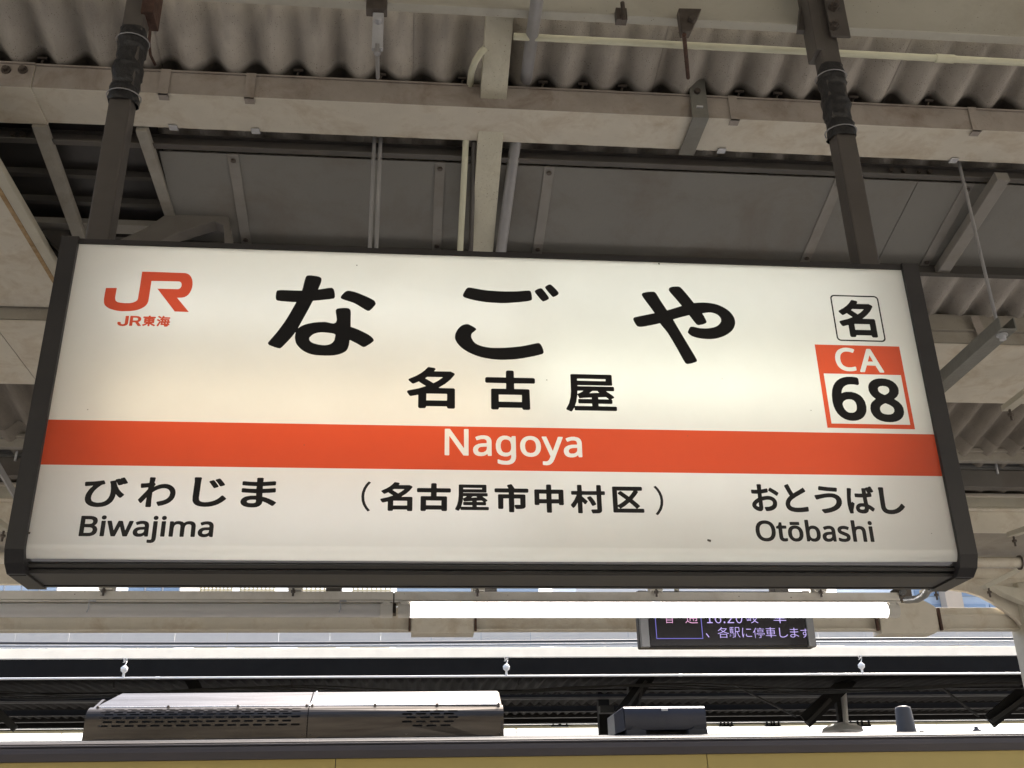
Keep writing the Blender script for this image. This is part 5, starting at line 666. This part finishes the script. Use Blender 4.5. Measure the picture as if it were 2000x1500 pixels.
# ================================================================== FLUORESCENT BATTENS
LY = 5.2
hz1, hz0 = zz(1155.5, LY), zz(1172, LY)
def fixture(x0, x1, label, lit, tx0, tx1):
    t = empty('fluorescent_batten', label, 'light fitting', 'fluorescent battens along the eaves')
    MB().box(x0, x1, LY, LY+.09, hz0, hz1).box(x0, x1, LY-.006, LY+.1, hz0-.012, hz0-.004).build('housing', M['housing'], t, bevel=.002)
    zt = zz(1192.5, LY+.02); r = .034
    tb = MB().tube([(tx0,LY+.02,zt),(tx1,LY+.02,zt)], r, 20).build('tube', M['tube_on'] if lit else M['tube_off'], t)
    for a, b in ((tx0-.062, tx0), (tx1, tx1+.062)):
        hd = MB().tube([(a,LY+.02,zt),(b,LY+.02,zt)], r*1.10, 16).box(min(a,b)+.012, max(a,b)-.012, LY-.01, LY+.05, zt, hz0-.012).build('lamp_holder', M['holder'], t, bevel=.003)
    for f in (.05, .5, .93):
        x = tx0 + (tx1-tx0)*f
        if lit and f != .5: continue
        MB().tube([(x,LY-.016,zt+r*.9),(x+.004,LY-.022,zt),(x-.004,LY-.016,zt-r*.5)], .003, 6).box(x-.004, x+.03, LY-.012, LY+.01, zt+r+.002, zt+r+.010).build('spring_clip', M['galv'], t)
    return t
xm = atX(769, 1175, LY)
fx0 = fixture(-5.2, xm-.003, 'unlit fluorescent batten with white tube below the left half of the sign', False, -2.9, atX(742,1190,LY))
fixture(xm+.003, atX(1757,1165,LY), 'lit fluorescent batten glowing below the right half of the sign', True, atX(802,1190,LY), atX(1734,1194,LY))
for i, (px, lab) in enumerate(((208,'bolted hanger bracket on the unlit batten, nearest the left edge'),(577,'bolted hanger bracket on the unlit batten near its right end'),(935,'bolted hanger bracket above the left end of the lit tube'),(1283,'bolted hanger bracket above the middle of the lit tube'),(1603,'bolted hanger bracket above the right end of the lit tube'))):
    x = atX(px, 1150, LY); t = empty('hanger_bracket', lab, 'bracket', 'brackets carrying the fluorescent battens')
    MB().box(x-.035, x+.03, LY-.008, LY+.06, hz1+.002, hz1+.05).build('plate', M['housing'], t, bevel=.004)
    MB().tube([(x-.008,LY-.016,hz1+.01),(x-.008,LY-.016,hz1-.028)], .006, 6).tube([(x-.008,LY-.016,hz1-.012),(x-.008,LY-.016,hz1+.002)], .011, 6).build('bolt', M['bolt'], t)
    MB().box(x-.006, x+.006, LY+.02, LY+.04, hz1+.05, 4.0).build('rod', M['housing'], t)
MB().box(xm-.012, xm+.012, LY+.02, LY+.095, hz0-.06, hz1-.003).build('joint_plate', M['bolt'], fx0)
t = empty('junction_box', 'small dark junction fitting on top of the lit batten at its right end', 'junction box')
q = at(1768, 1160, LY); MB().box(q.x-.045, q.x+.04, LY, LY+.08, q.z-.03, q.z+.035).build('box', M['bolt'], t, bevel=.008)
MB().tube([(q.x-.02,LY-.005,q.z+.005),(q.x-.02,LY-.03,q.z+.005)], .016, 8).build('gland', M['cable'], t)
for k, px in enumerate((655, 960, 1530)):
    q = at(px, 1149, 5.6)
    tag(MB().box(q.x-.05, q.x+.03, 5.6, 5.7, q.z-.03, q.z+.05).box(q.x-.01, q.x+.01, 5.64, 5.66, q.z+.05, 4.0).build('junction_box', M['purlin'], bevel=.005),
        ['dark junction box seen under the sign left of the tube joint','dark junction box seen under the centre of the sign','dark junction box seen above the departure display'][k], 'junction box', 'junction boxes behind the battens')

# ================================================================== DEPARTURE DISPLAY
DY = 6.0
dp = empty('departure_display', 'dark LED departure display with purple lettering behind the lit tube', 'display')
dx0, dx1 = atX(1252,1262,DY), atX(1596,1262,DY); dz1, dz0 = zz(1151,DY), zz(1266,DY)
MB().box(dx0, dx1, DY+.03, DY+.10, dz0+.006, dz1).build('case', M['disp'], dp, bevel=.008)
sx0, sx1 = atX(1270,1245,DY), atX(1577,1245,DY); sx0 = atX(1271,1262,DY)
MB().box(sx0, sx1, DY+.004, DY+.032, dz0+.012, dz1-.01).build('screen', M['screen'], dp, bevel=.002)
for a, b in ((dx0+.004, sx0-.004), (sx1+.004, dx1-.004)):
    MB().box(a, b, DY-.006, DY+.034, dz0+.004, dz1-.006).build('side_trim', M['trim'], dp, bevel=.003)
bx0, bx1 = atX(1281,1230,DY), atX(1372,1230,DY); bz0 = at(1320,1247,DY).z; bz1 = at(1320,1188,DY).z; tt = .004
MB().box(bx0,bx1,DY,DY+.002,bz0-tt/2,bz0+tt/2).box(bx0,bx1,DY,DY+.002,bz1-tt/2,bz1+tt/2).box(bx0,bx0+tt,DY,DY+.002,bz0+tt/2,bz1-tt/2).box(bx1-tt,bx1,DY,DY+.002,bz0+tt/2,bz1-tt/2).build('led_frame', M['ledb'], dp)
def led(sel, m, name):
    Ls = [L for gl in sel for L in gl]; V2, F2 = cdt(Ls); c2 = V2[F2].mean(1); r = np.zeros(len(c2), bool)
    for gl in sel: r |= inside(c2, segs(gl))
    plate(name, m, V2, F2[r], DY+.001, dp)
for k, gl in enumerate(Lk['led']): led([gl], M['ledp'] if k < 2 else M['led'], 'led_letter')
for px in (1330, 1520):
    x = atX(px,1150,DY); MB().tube([(x,DY+.1,dz1),(x,DY+.1,4.1)], .015, 8).build('hanger', M['grey_cream'], dp)

# ================================================================== TRAIN
TY = 9.6
tn = empty('train', 'commuter train with ochre band and stainless roof gear standing across the platform', 'train')
ty1, ty0 = zz(1442, TY), zz(1477.5, TY)
xs = [-14] + [atX(655 + 728*k, 1490, TY) for k in (-2,-1,0,1,2)] + [16]
for a, b in zip(xs[:-1], xs[1:]):
    MB().box(a+.0035, b-.0035, TY+.02, TY+.06, .55, ty0+.01).build('side_panel', M['yellow'], tn, bevel=.002)
MB().box(-14, 16, TY+.04, TY+2.8, -.7, ty0).build('body', M['inox'], tn)
# gutter fascia with ridges
pf = [(TY+.02,ty0),(TY,ty0+.004),(TY-.004,zz(1462,TY)),(TY+.01,zz(1452,TY)),(TY+.03,zz(1450.5,TY)),(TY+.03,zz(1449.5,TY)),(TY+.015,zz(1449,TY)),(TY+.02,zz(1446.5,TY)),(TY+.05,zz(1446,TY+.05)),(TY+.05,zz(1444.8,TY+.05)),(TY+.04,zz(1444.3,TY+.04)),(TY+.06,zz(1442,TY+.06)),(TY+.10,zz(1441,TY+.1)),(TY+.3,zz(1441,TY+.3)-.03),(TY+.3,ty0)]
MB().prof(pf, -14, 16).build('roof_gutter', M['gutter'], tn)
v = []
prr = []
for k in range(17):
    a = k/16; y = TY+.11 + a*2.6; prr.append((y, zz(1440.5, TY+.11) + .10*math.sin(math.pi*a)**.8 ))
prr += [(TY+2.71, ty0), (TY+.11, ty0)]
MB().prof(prr, -14, 16).build('roof', M['roofm'], tn)
# air conditioner: slotted stainless cowl
ay = 10.0
ax0, ax1 = atX(158,1460,ay), atX(985,1447,ay); axm = atX(600,1420,ay)
az0 = zz(1452.5, ay); zs1 = zz(1398, ay); zs2 = zz(1376, ay+.12); zl = zz(1350, ay+.45)
prf = [(ay-.008,az0),(ay,zs1)]
for k in range(1,7):
    t_ = R_(90*k/6*.8); prf.append((ay + .12*(1-math.cos(t_))/(1-math.cos(R_(72))), zs1 + (zs2-zs1)*math.sin(t_)/math.sin(R_(72))))
arc = [0]
for p, q in zip(prf[:-1], prf[1:]): arc.append(arc[-1] + math.dist(p, q))
def onprof(s):
    for i in range(len(arc)-1):
        if s <= arc[i+1] + 1e-9:
            f = (s-arc[i])/(arc[i+1]-arc[i]); return (prf[i][0]+(prf[i+1][0]-prf[i][0])*f, prf[i][1]+(prf[i+1][1]-prf[i][1])*f)
    return prf[-1]
def pill(x, s, L, hgt):
    o = []; r = hgt/2
    for cx, a0 in ((x+L/2-r, -90), (x-L/2+r, 90)):
        for k in range(5): t_ = R_(a0+45*k); o.append([cx+r*math.cos(t_), s+r*math.sin(t_)])
    return np.array(o)
acu = empty('air_conditioner'); acu.parent = tn
def cowl(x0, x1, slots, endl=False, endr=False):
    H = arc[-1]; Ls = [rect(x0, x1, 0, H)]
    nx = max(2, int((x1-x0)/.12))
    lines = [np.array([[x0, a], [x1, a]]) for a in arc[1:-1]]
    V0 = []; E0 = []
    def addl(L, closed=True):
        b = len(V0); n = len(L); V0.extend(Vector((float(p[0]),float(p[1]))) for p in L); E0.extend((b+i, b+(i+1) % n) for i in range(n if closed else n-1))
    for L in Ls: addl(L)
    for L in lines: addl(L, False)
    for L in slots: addl(L)
    r = delaunay_2d_cdt(V0, E0, [], 0, 1e-6); V2 = np.array([list(q) for q in r[0]]); F2 = np.array([list(q) for q in r[2]])
    c2 = V2[F2].mean(1); keep = np.ones(len(c2), bool)
    if slots: keep = ~inside(c2, segs(slots))
    F2 = F2[keep]; vv = []
    for x, s in V2:
        y, z = onprof(min(max(s,0),H)); dxx = 0; dyy = 0
        if endl: e = max(0, 1-(x-x0)/.12); dxx = .10*(max(0, s-.12)/H)**1.5*e*1.2; dyy = .05*e**3
        if endr: e = max(0, 1-(x1-x)/.12); dyy = .03*e**3
        vv.append((x+dxx, y+dyy, z))
    return MB().add(vv, [tuple(int(i) for i in f) for f in F2]).build('cowl', M['inox'], acu, solid=.003)
sA = []; W_ = (axm-ax0)
n_ = 16; pitch = (W_-.16)/n_
rows = [(.185,0,.018),(.219,.5,.018),(.253,0,.018),(.284,.5,.012),(.306,0,.012),(.330,.5,.012),(.352,0,.012)]
Hh = arc[-1]
for s, off, ph in rows:
    if s > Hh-.01: continue
    for k in range(n_ - (1 if off else 0)):
        x = ax0 + .13 + pitch*(k+.3+off*.6); sA.append(pill(x, s, pitch*.74, ph))
slA = cowl(ax0, axm-.004, sA)
sB = []
bxs = atX(780,1400,ay)
for j, (s, n2, off) in enumerate(((.165,3,.75),(.200,4,.0),(.236,4,.3),(.268,4,0),(.296,4,.3))):
    for k in range(n2): sB.append(pill(bxs+.07+(k+off)*.126, s, .094, .016))
slB = cowl(axm+.004, ax1, sB, endr=True)
for sl_, x0, x1 in ((slA, ax0, axm), (slB, axm, ax1)):
    for a, b in ((.05,.46),(.54,.95)):
        xa, xb = x0+(x1-x0)*a, x0+(x1-x0)*b
        for ds in (0, .014):
            y, z = onprof(.058+ds); MB().tube([(xa,y-.001,z),(xb,y-.001,z)], .0035, 6).build('pressed_rib', M['inox'], sl_)
    for f in (.02,.5,.98):
        y, z = onprof(.095); x = x0+(x1-x0)*f; MB().tube([(x,y+.002,z),(x,y-.010,z)], .009, 8).build('bolt', M['inox'], sl_)
for k in range(8):
    y, z = onprof(.022); x = axm + .12 + k*.085; MB().tube([(x,y+.001,z),(x,y-.003,z)], .006, 8).build('drain_hole', M['black'], slB)
# lid panels, lid rail and bolts, inner black liner, end plates
yl, zl0 = prf[-1]
for x0, x1, e in ((ax0+.05, axm-.004, 1), (axm+.006, ax1-.02, 0)):
    vv = [(x0,yl-.004,zl0+.004),(x1,yl-.004,zl0+.004),(x1,yl+.33,zl),(x0+(.13 if e else 0),yl+.33,zl)]
    l_ = MB().add(vv, [(0,1,2,3)]).build('lid', M['inox_lid'], acu, solid=.006)
    MB().tube([(x0,yl-.008,zl0),(x1,yl-.008,zl0)], .007, 6).build('lid_rail', M['galv'], l_)
    for k in range(4):
        x = x0+.02+(x1-x0-.04)*k/3; MB().tube([(x,yl-.006,zl0+.002),(x,yl-.028,zl0+.002)], .012, 8).build('bolt', M['bolt'], l_)
x = axm+.001; MB().tube([(x,yl-.01,zl0),(x+.01,yl+.05,zl0+.03),(x+.03,yl+.33,zl+.004)], .012, 8).build('seam_bead', M['inox_lid'], acu)
MB().prof([(ay+.02,az0),(ay+.035,zs1),(yl+.02,zl0-.012),(yl+.33,zl-.012),(yl+1.2,zl-.012),(yl+1.2,az0)], ax0+.14, ax1-.03).build('liner', M['black'], acu)
MB().box(ax0+.25, ax1-.05, yl+.334, yl+1.2, zl-.006, zl+.004).build('top_cover', M['inox_lid'], acu)
MB().prof([(ay+.0,az0),(ay+.03,zs1),(yl+.03,zl0-.008),(yl+.33,zl-.006),(yl+1.2,zl-.006),(yl+1.2,az0)], ax1-.028, ax1-.006).build('end_plate', M['inox'], acu, bevel=.01)
MB().prof([(ay+.0,az0),(ay+.03,zs1),(yl+.03,zl0-.008),(yl+.33,zl-.05),(yl+1.2,zl-.05),(yl+1.2,az0)], ax0+.004, ax0+.03).build('end_plate', M['inox'], acu, bevel=.01)
# dark blue roof box on feet
bx = empty('roof_box'); bx.parent = tn
by = 9.95
a0, a1 = atX(1222,1430,by), atX(1381,1425,by); bz0, bz1 = zz(1429,by), zz(1381,by)
pf = [(by,bz0),(by-.005,bz1-.07),(by+.012,bz1-.02),(by+.045,bz1),(by+.36,bz1),(by+.42,bz1-.05),(by+.42,bz0)]
MB().prof(pf, a0, a1, True).build('case', M['navy'], bx, bevel=.006)
ex = atX(1203,1430,by)
MB().hexa([(ex,by+.03,bz0-.03),(a0,by-.002,bz0),(a0,by+.4,bz0),(ex,by+.4,bz0-.03),(ex,by+.05,bz1-.06),(a0,by+.03,bz1-.003),(a0,by+.38,bz1-.003),(ex,by+.4,bz1-.06)]).build('end_hood', M['navy'], bx, bevel=.005)
q = at(1298,1384,by); MB().box(q.x-.03,q.x+.03,by-.001,by+.03,q.z-.02,q.z+.004).build('latch', M['galv'], bx, bevel=.004)
for px in (1242, 1362):
    q = at(px, 1436, by)
    ft = MB().box(q.x-.09, q.x+.09, by-.04, by+.4, zz(1442,by), bz0-.002).build('foot', M['roofm'], bx, bevel=.003)
    MB().polyY([(q.x-.06,bz0-.002),(q.x+.06,bz0-.002),(q.x+.02,bz0+.03),(q.x-.02,bz0+.03)], by-.03, by-.02).build('lug', M['roofm'], ft)
MB().box(a0+.05, a1-.05, by+.1, by+.4, zz(1442,by), bz0).build('pedestal', M['black'], bx)
# antenna mast
am = empty('antenna'); am.parent = tn
q = at(1776, 1432, 10.1); q2 = at(1767, 1378, 10.1); x = (q.x+q2.x)/2
rr = .085
MB().tube([(x,10.15,q.z-.03),(x,10.15,q2.z-.03),(x,10.15,q2.z-.01),(x,10.15,q2.z)], rr, 20, radii=[rr*1.12, rr*.88, rr*.82, rr*.5]).build('radome', M['charcoal'], am)
MB().tube([(x,10.15,q.z-.05),(x,10.15,q.z-.01)], rr*1.5, 16).build('base', M['charcoal'], am)
for s_x in (-1,1): MB().tube([(x+s_x*.115,10.08,q.z-.03),(x+s_x*.115,10.08,q.z+.02)], .02, 8).build('bolt', M['bolt'], am)
q = at(1908, 1430, 10.2); MB().tube([(q.x,10.2,q.z-.06),(q.x,10.2,q.z+.015),(q.x,10.2,q.z+.03),(q.x,10.2,q.z+.05)], .03, 10, radii=[.045,.045,.02,.018]).build('roof_stud', M['charcoal'], tn)

# ================================================================== CATENARY
WY = 11.05
wr = empty('overhead_wire', 'bright contact wire with small white insulators stretched above the train', 'overhead wire')
wz = zz(1320.5, WY); MB().tube([(-22,WY,wz),(24,WY,wz)], .011, 8).build('contact_wire', M['wire'], wr)
mz = zz(1283.5, WY); MB().tube([(-22,WY,mz),(24,WY,mz)], .003, 6).build('messenger_wire', M['cable'], wr)
for px in (243, 989, 1683):
    x = atX(px, 1305, WY)
    d_ = MB().tube([(x,WY,wz+.01),(x,WY,wz+.05),(x,WY,wz+.07),(x,WY,wz+.10),(x,WY,wz+.12),(x,WY,wz+.125)], .02, 12, radii=[.012,.012,.034,.036,.015,.006]).build('insulator', M['porcelain'], wr)
    MB().tube([(x,WY,wz+.12),(x+.015,WY,wz+.16),(x-.02,WY,wz+.15),(x+.022,WY,wz+.19),(x+.005,WY,mz)], .006, 6).tube([(x-.02,WY,mz+.01),(x-.012,WY,mz-.025),(x+.012,WY,mz-.025),(x+.024,WY,mz+.012)], .006, 6).build('hook', M['wire'], d_)
for px in (308, 1329, 2010):
    x = atX(px, 1320, WY); MB().tube([(x-.02,WY,wz),(x+.02,WY,wz)], .014, 8).build('clamp', M['wire'], wr)
# droopy bundle cable in front of the viaduct
for k, (yc0, r) in enumerate(((1252, .028), (1258, .016))):
    YY = 24; pts = []
    for j in range(61):
        px = -300 + j*45
        yc = yc0 + 3*math.sin((px+200)/430) ; q = at(px, 1203 + (yc-1203)*(22950-px)/21950, YY); pts.append(q)
    tag(MB().tube(pts, r, 6).build('trackside_cable', M['cable'] if k == 0 else M['galv']), ['thick dark cable sagging in front of the pale barrier wall','thinner pale cable just below the dark one before the barrier wall'][k], 'cable')

# ================================================================== OPPOSITE CANOPY
oc = empty('opposite_canopy', 'dark canopy of the opposite platform behind the train', 'canopy')
OX0, OX1 = -13, 15
OY = 16.0
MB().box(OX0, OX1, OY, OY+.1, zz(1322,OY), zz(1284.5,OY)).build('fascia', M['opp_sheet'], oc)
pw = .19
def osheet(x0, ya, za, yb2, zb2):
    n = 120; v = []; L = 20*pw
    for r, (y, z) in enumerate(((ya,za),(yb2,zb2))):
        for k in range(n+1):
            x = x0 + L*k/n; v.append((x, y, z + .032*math.cos(2*math.pi*x/pw)))
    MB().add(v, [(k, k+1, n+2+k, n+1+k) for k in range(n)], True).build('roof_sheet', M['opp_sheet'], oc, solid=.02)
for i in range(-3, 4):
    x0 = i*20*pw
    osheet(x0, OY+.12, zz(1300,OY+.12), OY+3.2, zz(1352,OY+3.2))
    osheet(x0, OY+3.4, zz(1340,OY+3.4), OY+5.8, zz(1374,OY+5.8))
    osheet(x0, OY+5.9, zz(1366,OY+5.9), OY+9.5, zz(1410,OY+9.5))
for yc, th, Y, m in ((1347,3,OY+1.5,'opp'),(1357,5,OY+3.3,'opp'),(1362,3,OY+3.5,'opp_light'),(1380,10,OY+5.9,'opp'),(1394,8,OY+8,'opp_light'),(1403,10,OY+8.3,'opp'),(1416,7,OY+9.2,'opp')):
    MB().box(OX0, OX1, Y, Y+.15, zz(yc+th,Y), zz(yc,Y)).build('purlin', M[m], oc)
def obr(pa, pb, Y, wd, m): MB().bar(at(*pa,Y), at(*pb,Y), wd, .06, up=(0,1,0)).build('brace', M[m], oc)
obr((1202,1409),(1285,1296),OY+1,.2,'opp'); obr((1205,1412),(1262,1330),OY+.8,.04,'opp_light'); obr((1246,1380),(1254,1345),OY+.9,.03,'opp_light')
obr((1572,1409),(1668,1318),OY+2,.24,'opp'); obr((1577,1412),(1622,1366),OY+1.9,.06,'opp_light')
obr((1933,1409),(2045,1314),OY+2,.24,'opp'); obr((1935,1410),(2005,1360),OY+1.9,.07,'opp_light')
obr((-20,1372),(30,1424),OY+2,.1,'opp_light'); obr((360,1300),(385,1350),OY+1,.18,'opp')
obr((1434,1338),(1555,1400),OY+1.2,.02,'opp_light'); obr((1835,1340),(1912,1400),OY+1.2,.02,'opp_light')
a = at(1647,1345,OY+3); b = at(1652,1412,OY+3)
MB().tube([a, b], .05, 12).build('column', M['opp_pale'], oc)
MB().box(a.x-.16, a.x-.08, OY+3, OY+3.1, b.z-.4, a.z).build('column', M['opp'], oc)
c = at(1645, 1422, OY+2.9)
MB().tube([(c.x,OY+2.9,c.z-.06),(c.x,OY+2.9,c.z),(c.x,OY+2.9,c.z+.06),(c.x,OY+2.9,c.z+.10)], .3, 24, radii=[.36,.34,.22,.03]).build('lamp_shade', M['opp_pale'], oc)
# columns far in, boxes, wires under the opposite canopy
for px in (460, 1180):
    p = at(px, 1385, OY+4); MB().box(p.x-.1, p.x+.1, OY+4, OY+4.2, 0, zz(1345, OY+4)).build('column', M['opp'], oc)
for px,py in ((1187,1384),(1243,1346),(1240,1380)):
    p = at(px,py,OY+1.2); MB().box(p.x-.12,p.x+.1,OY+1.2,OY+1.4,p.z-.06,p.z+.05).build('junction_box', M['opp_light'], oc)
for seed in range(3):
    pts = []; YY = OY+.6
    for j in range(70):
        px = -100 + j*32; yc = 1346 + seed*2 + 9*math.sin((px - 20 + seed*60)/118.0)
        pts.append(at(px, 1203 + (yc-1203)*(22950-px)/21950, YY))
    MB().tube(pts, .012, 5).build('cable', M['opp_light'], oc)
for px, yc in ((222,1344),(570,1342),(1012,1338)):
    a = at(px,1322,OY+.6); MB().tube([a, at(px,yc,OY+.6)], .012, 5).build('dropper', M['opp_light'], oc)
for px in (1100,1188,1423,1515,1692,1088,1180,1416,1506,1670):
    Y = OY+8.5; a = at(px, 1417, Y)
    MB().box(a.x-.12, a.x+.12, Y, Y+.1, a.z-.02, a.z+.02).box(a.x-.1,a.x-.07,Y,Y+.05,a.z,a.z+.14).box(a.x+.07,a.x+.1,Y,Y+.05,a.z,a.z+.14).build('cable_clamp', M['opp_light'], oc)
MB().box(OX0, OX1, OY+8.6, OY+8.75, zz(1423,OY+8.6), zz(1418,OY+8.6)).build('light_rail', M['lattice'], oc)
for k in range(-5, 7):
    zt = zz(1430, OY+8.62); MB().tube([(k*2.46+.03,OY+8.62,zt),(k*2.46+2.43,OY+8.62,zt)], (zz(1424,OY+8.62)-zz(1437,OY+8.62))/2, 12).build('light_tube', M['far_tube'], oc)

# ================================================================== FAR BACKGROUND
VY = 40
vd = empty('barrier_wall', 'pale milky barrier panels over a white sky stand-in behind the canopy edge', 'barrier wall')
pxw = atX(105,1245,VY) - atX(0,1245,VY)
for k in range(-6, 28):
    x0 = atX(30,1245,VY) + k*pxw
    MB().box(x0+.006, x0+pxw-.006, VY, VY+.02, zz(1262,VY), zz(1216,VY)).build('parapet_panel', M['panel'], vd)
MB().box(-40, 60, VY+.1, VY+.12, -1.6, zz(1263,VY)).build('sky_stand_in', M['barrier'], vd)  # backlit white sheet added in place of the overexposed sky
MB().box(-40, 60, VY-.04, VY, zz(1263.2,VY), zz(1261.8,VY)).build('ledge', M['concrete'], vd)

def tower(name, label, x0p, x1p, Y, top, wallm, paneM, cols, rows, sill=.35, gap=.06):
    a, b = atX(x0p,1150,Y), atX(x1p,1150,Y); t = empty(name, label, 'building')
    zt = 1.6 + top*Y
    MB().box(a, b, Y, Y+14, -1.6, zt).build('wall', M[wallm], t)
    cw = (b-a)/cols; z0 = 1.6 + .17*Y; rh = (zt-z0)/rows
    for r in range(rows):
        for c in range(cols):
            MB().box(a+cw*c+gap*cw, a+cw*(c+1)-gap*cw, Y-.12, Y-.02, z0+rh*r+sill*rh, z0+rh*(r+1)-.08*rh).build('window', M[paneM], t)
    return t
tower('office_building', 'white building with blue glass windows at the far left under the sign', -60, 112, 75, .30, 'white_wall', 'glass2', 5, 7, .55)
tower('office_building', 'low blue glass block seen left of the lattice tower', 250, 352, 80, .29, 'white_wall', 'glass', 3, 4, .1)
t = tower('office_building', 'blue glass building with dark bands under the centre of the sign', 775, 1052, 78, .29, 'glass2', 'glass', 6, 9, .5)
tower('office_building', 'white building with blue glass panels behind the display', 1125, 1520, 82, .30, 'white_wall', 'glass', 8, 8, .45)
t = tower('office_building', 'banded blue glass building at the right below the sign corner', 1780, 2060, 76, .31, 'glass2', 'glass', 4, 10, .5)
x = atX(1856,1170,75.5); MB().box(x-.65, x+.65, 74.9, 75.8, -1.6, 25).build('pier', M['tan'], t)
lt = empty('lattice_structure', 'pale yellow steel lattice of a car parking tower behind the left half', 'lattice tower')
for a_px, b_px in ((392,452),(470,535),(590,660),(690,762)):
    a, b = atX(a_px,1150,70), atX(b_px,1150,70)
    for k in range(9): x = a+(b-a)*k/8; MB().box(x-.05, x+.05, 70, 70.15, 8, 20).build('upright', M['lattice'], lt)
    for k in range(24): z = 9+k*.42; MB().box(a, b, 69.9, 70, z-.05, z+.05).build('crossbar', M['lattice'], lt)
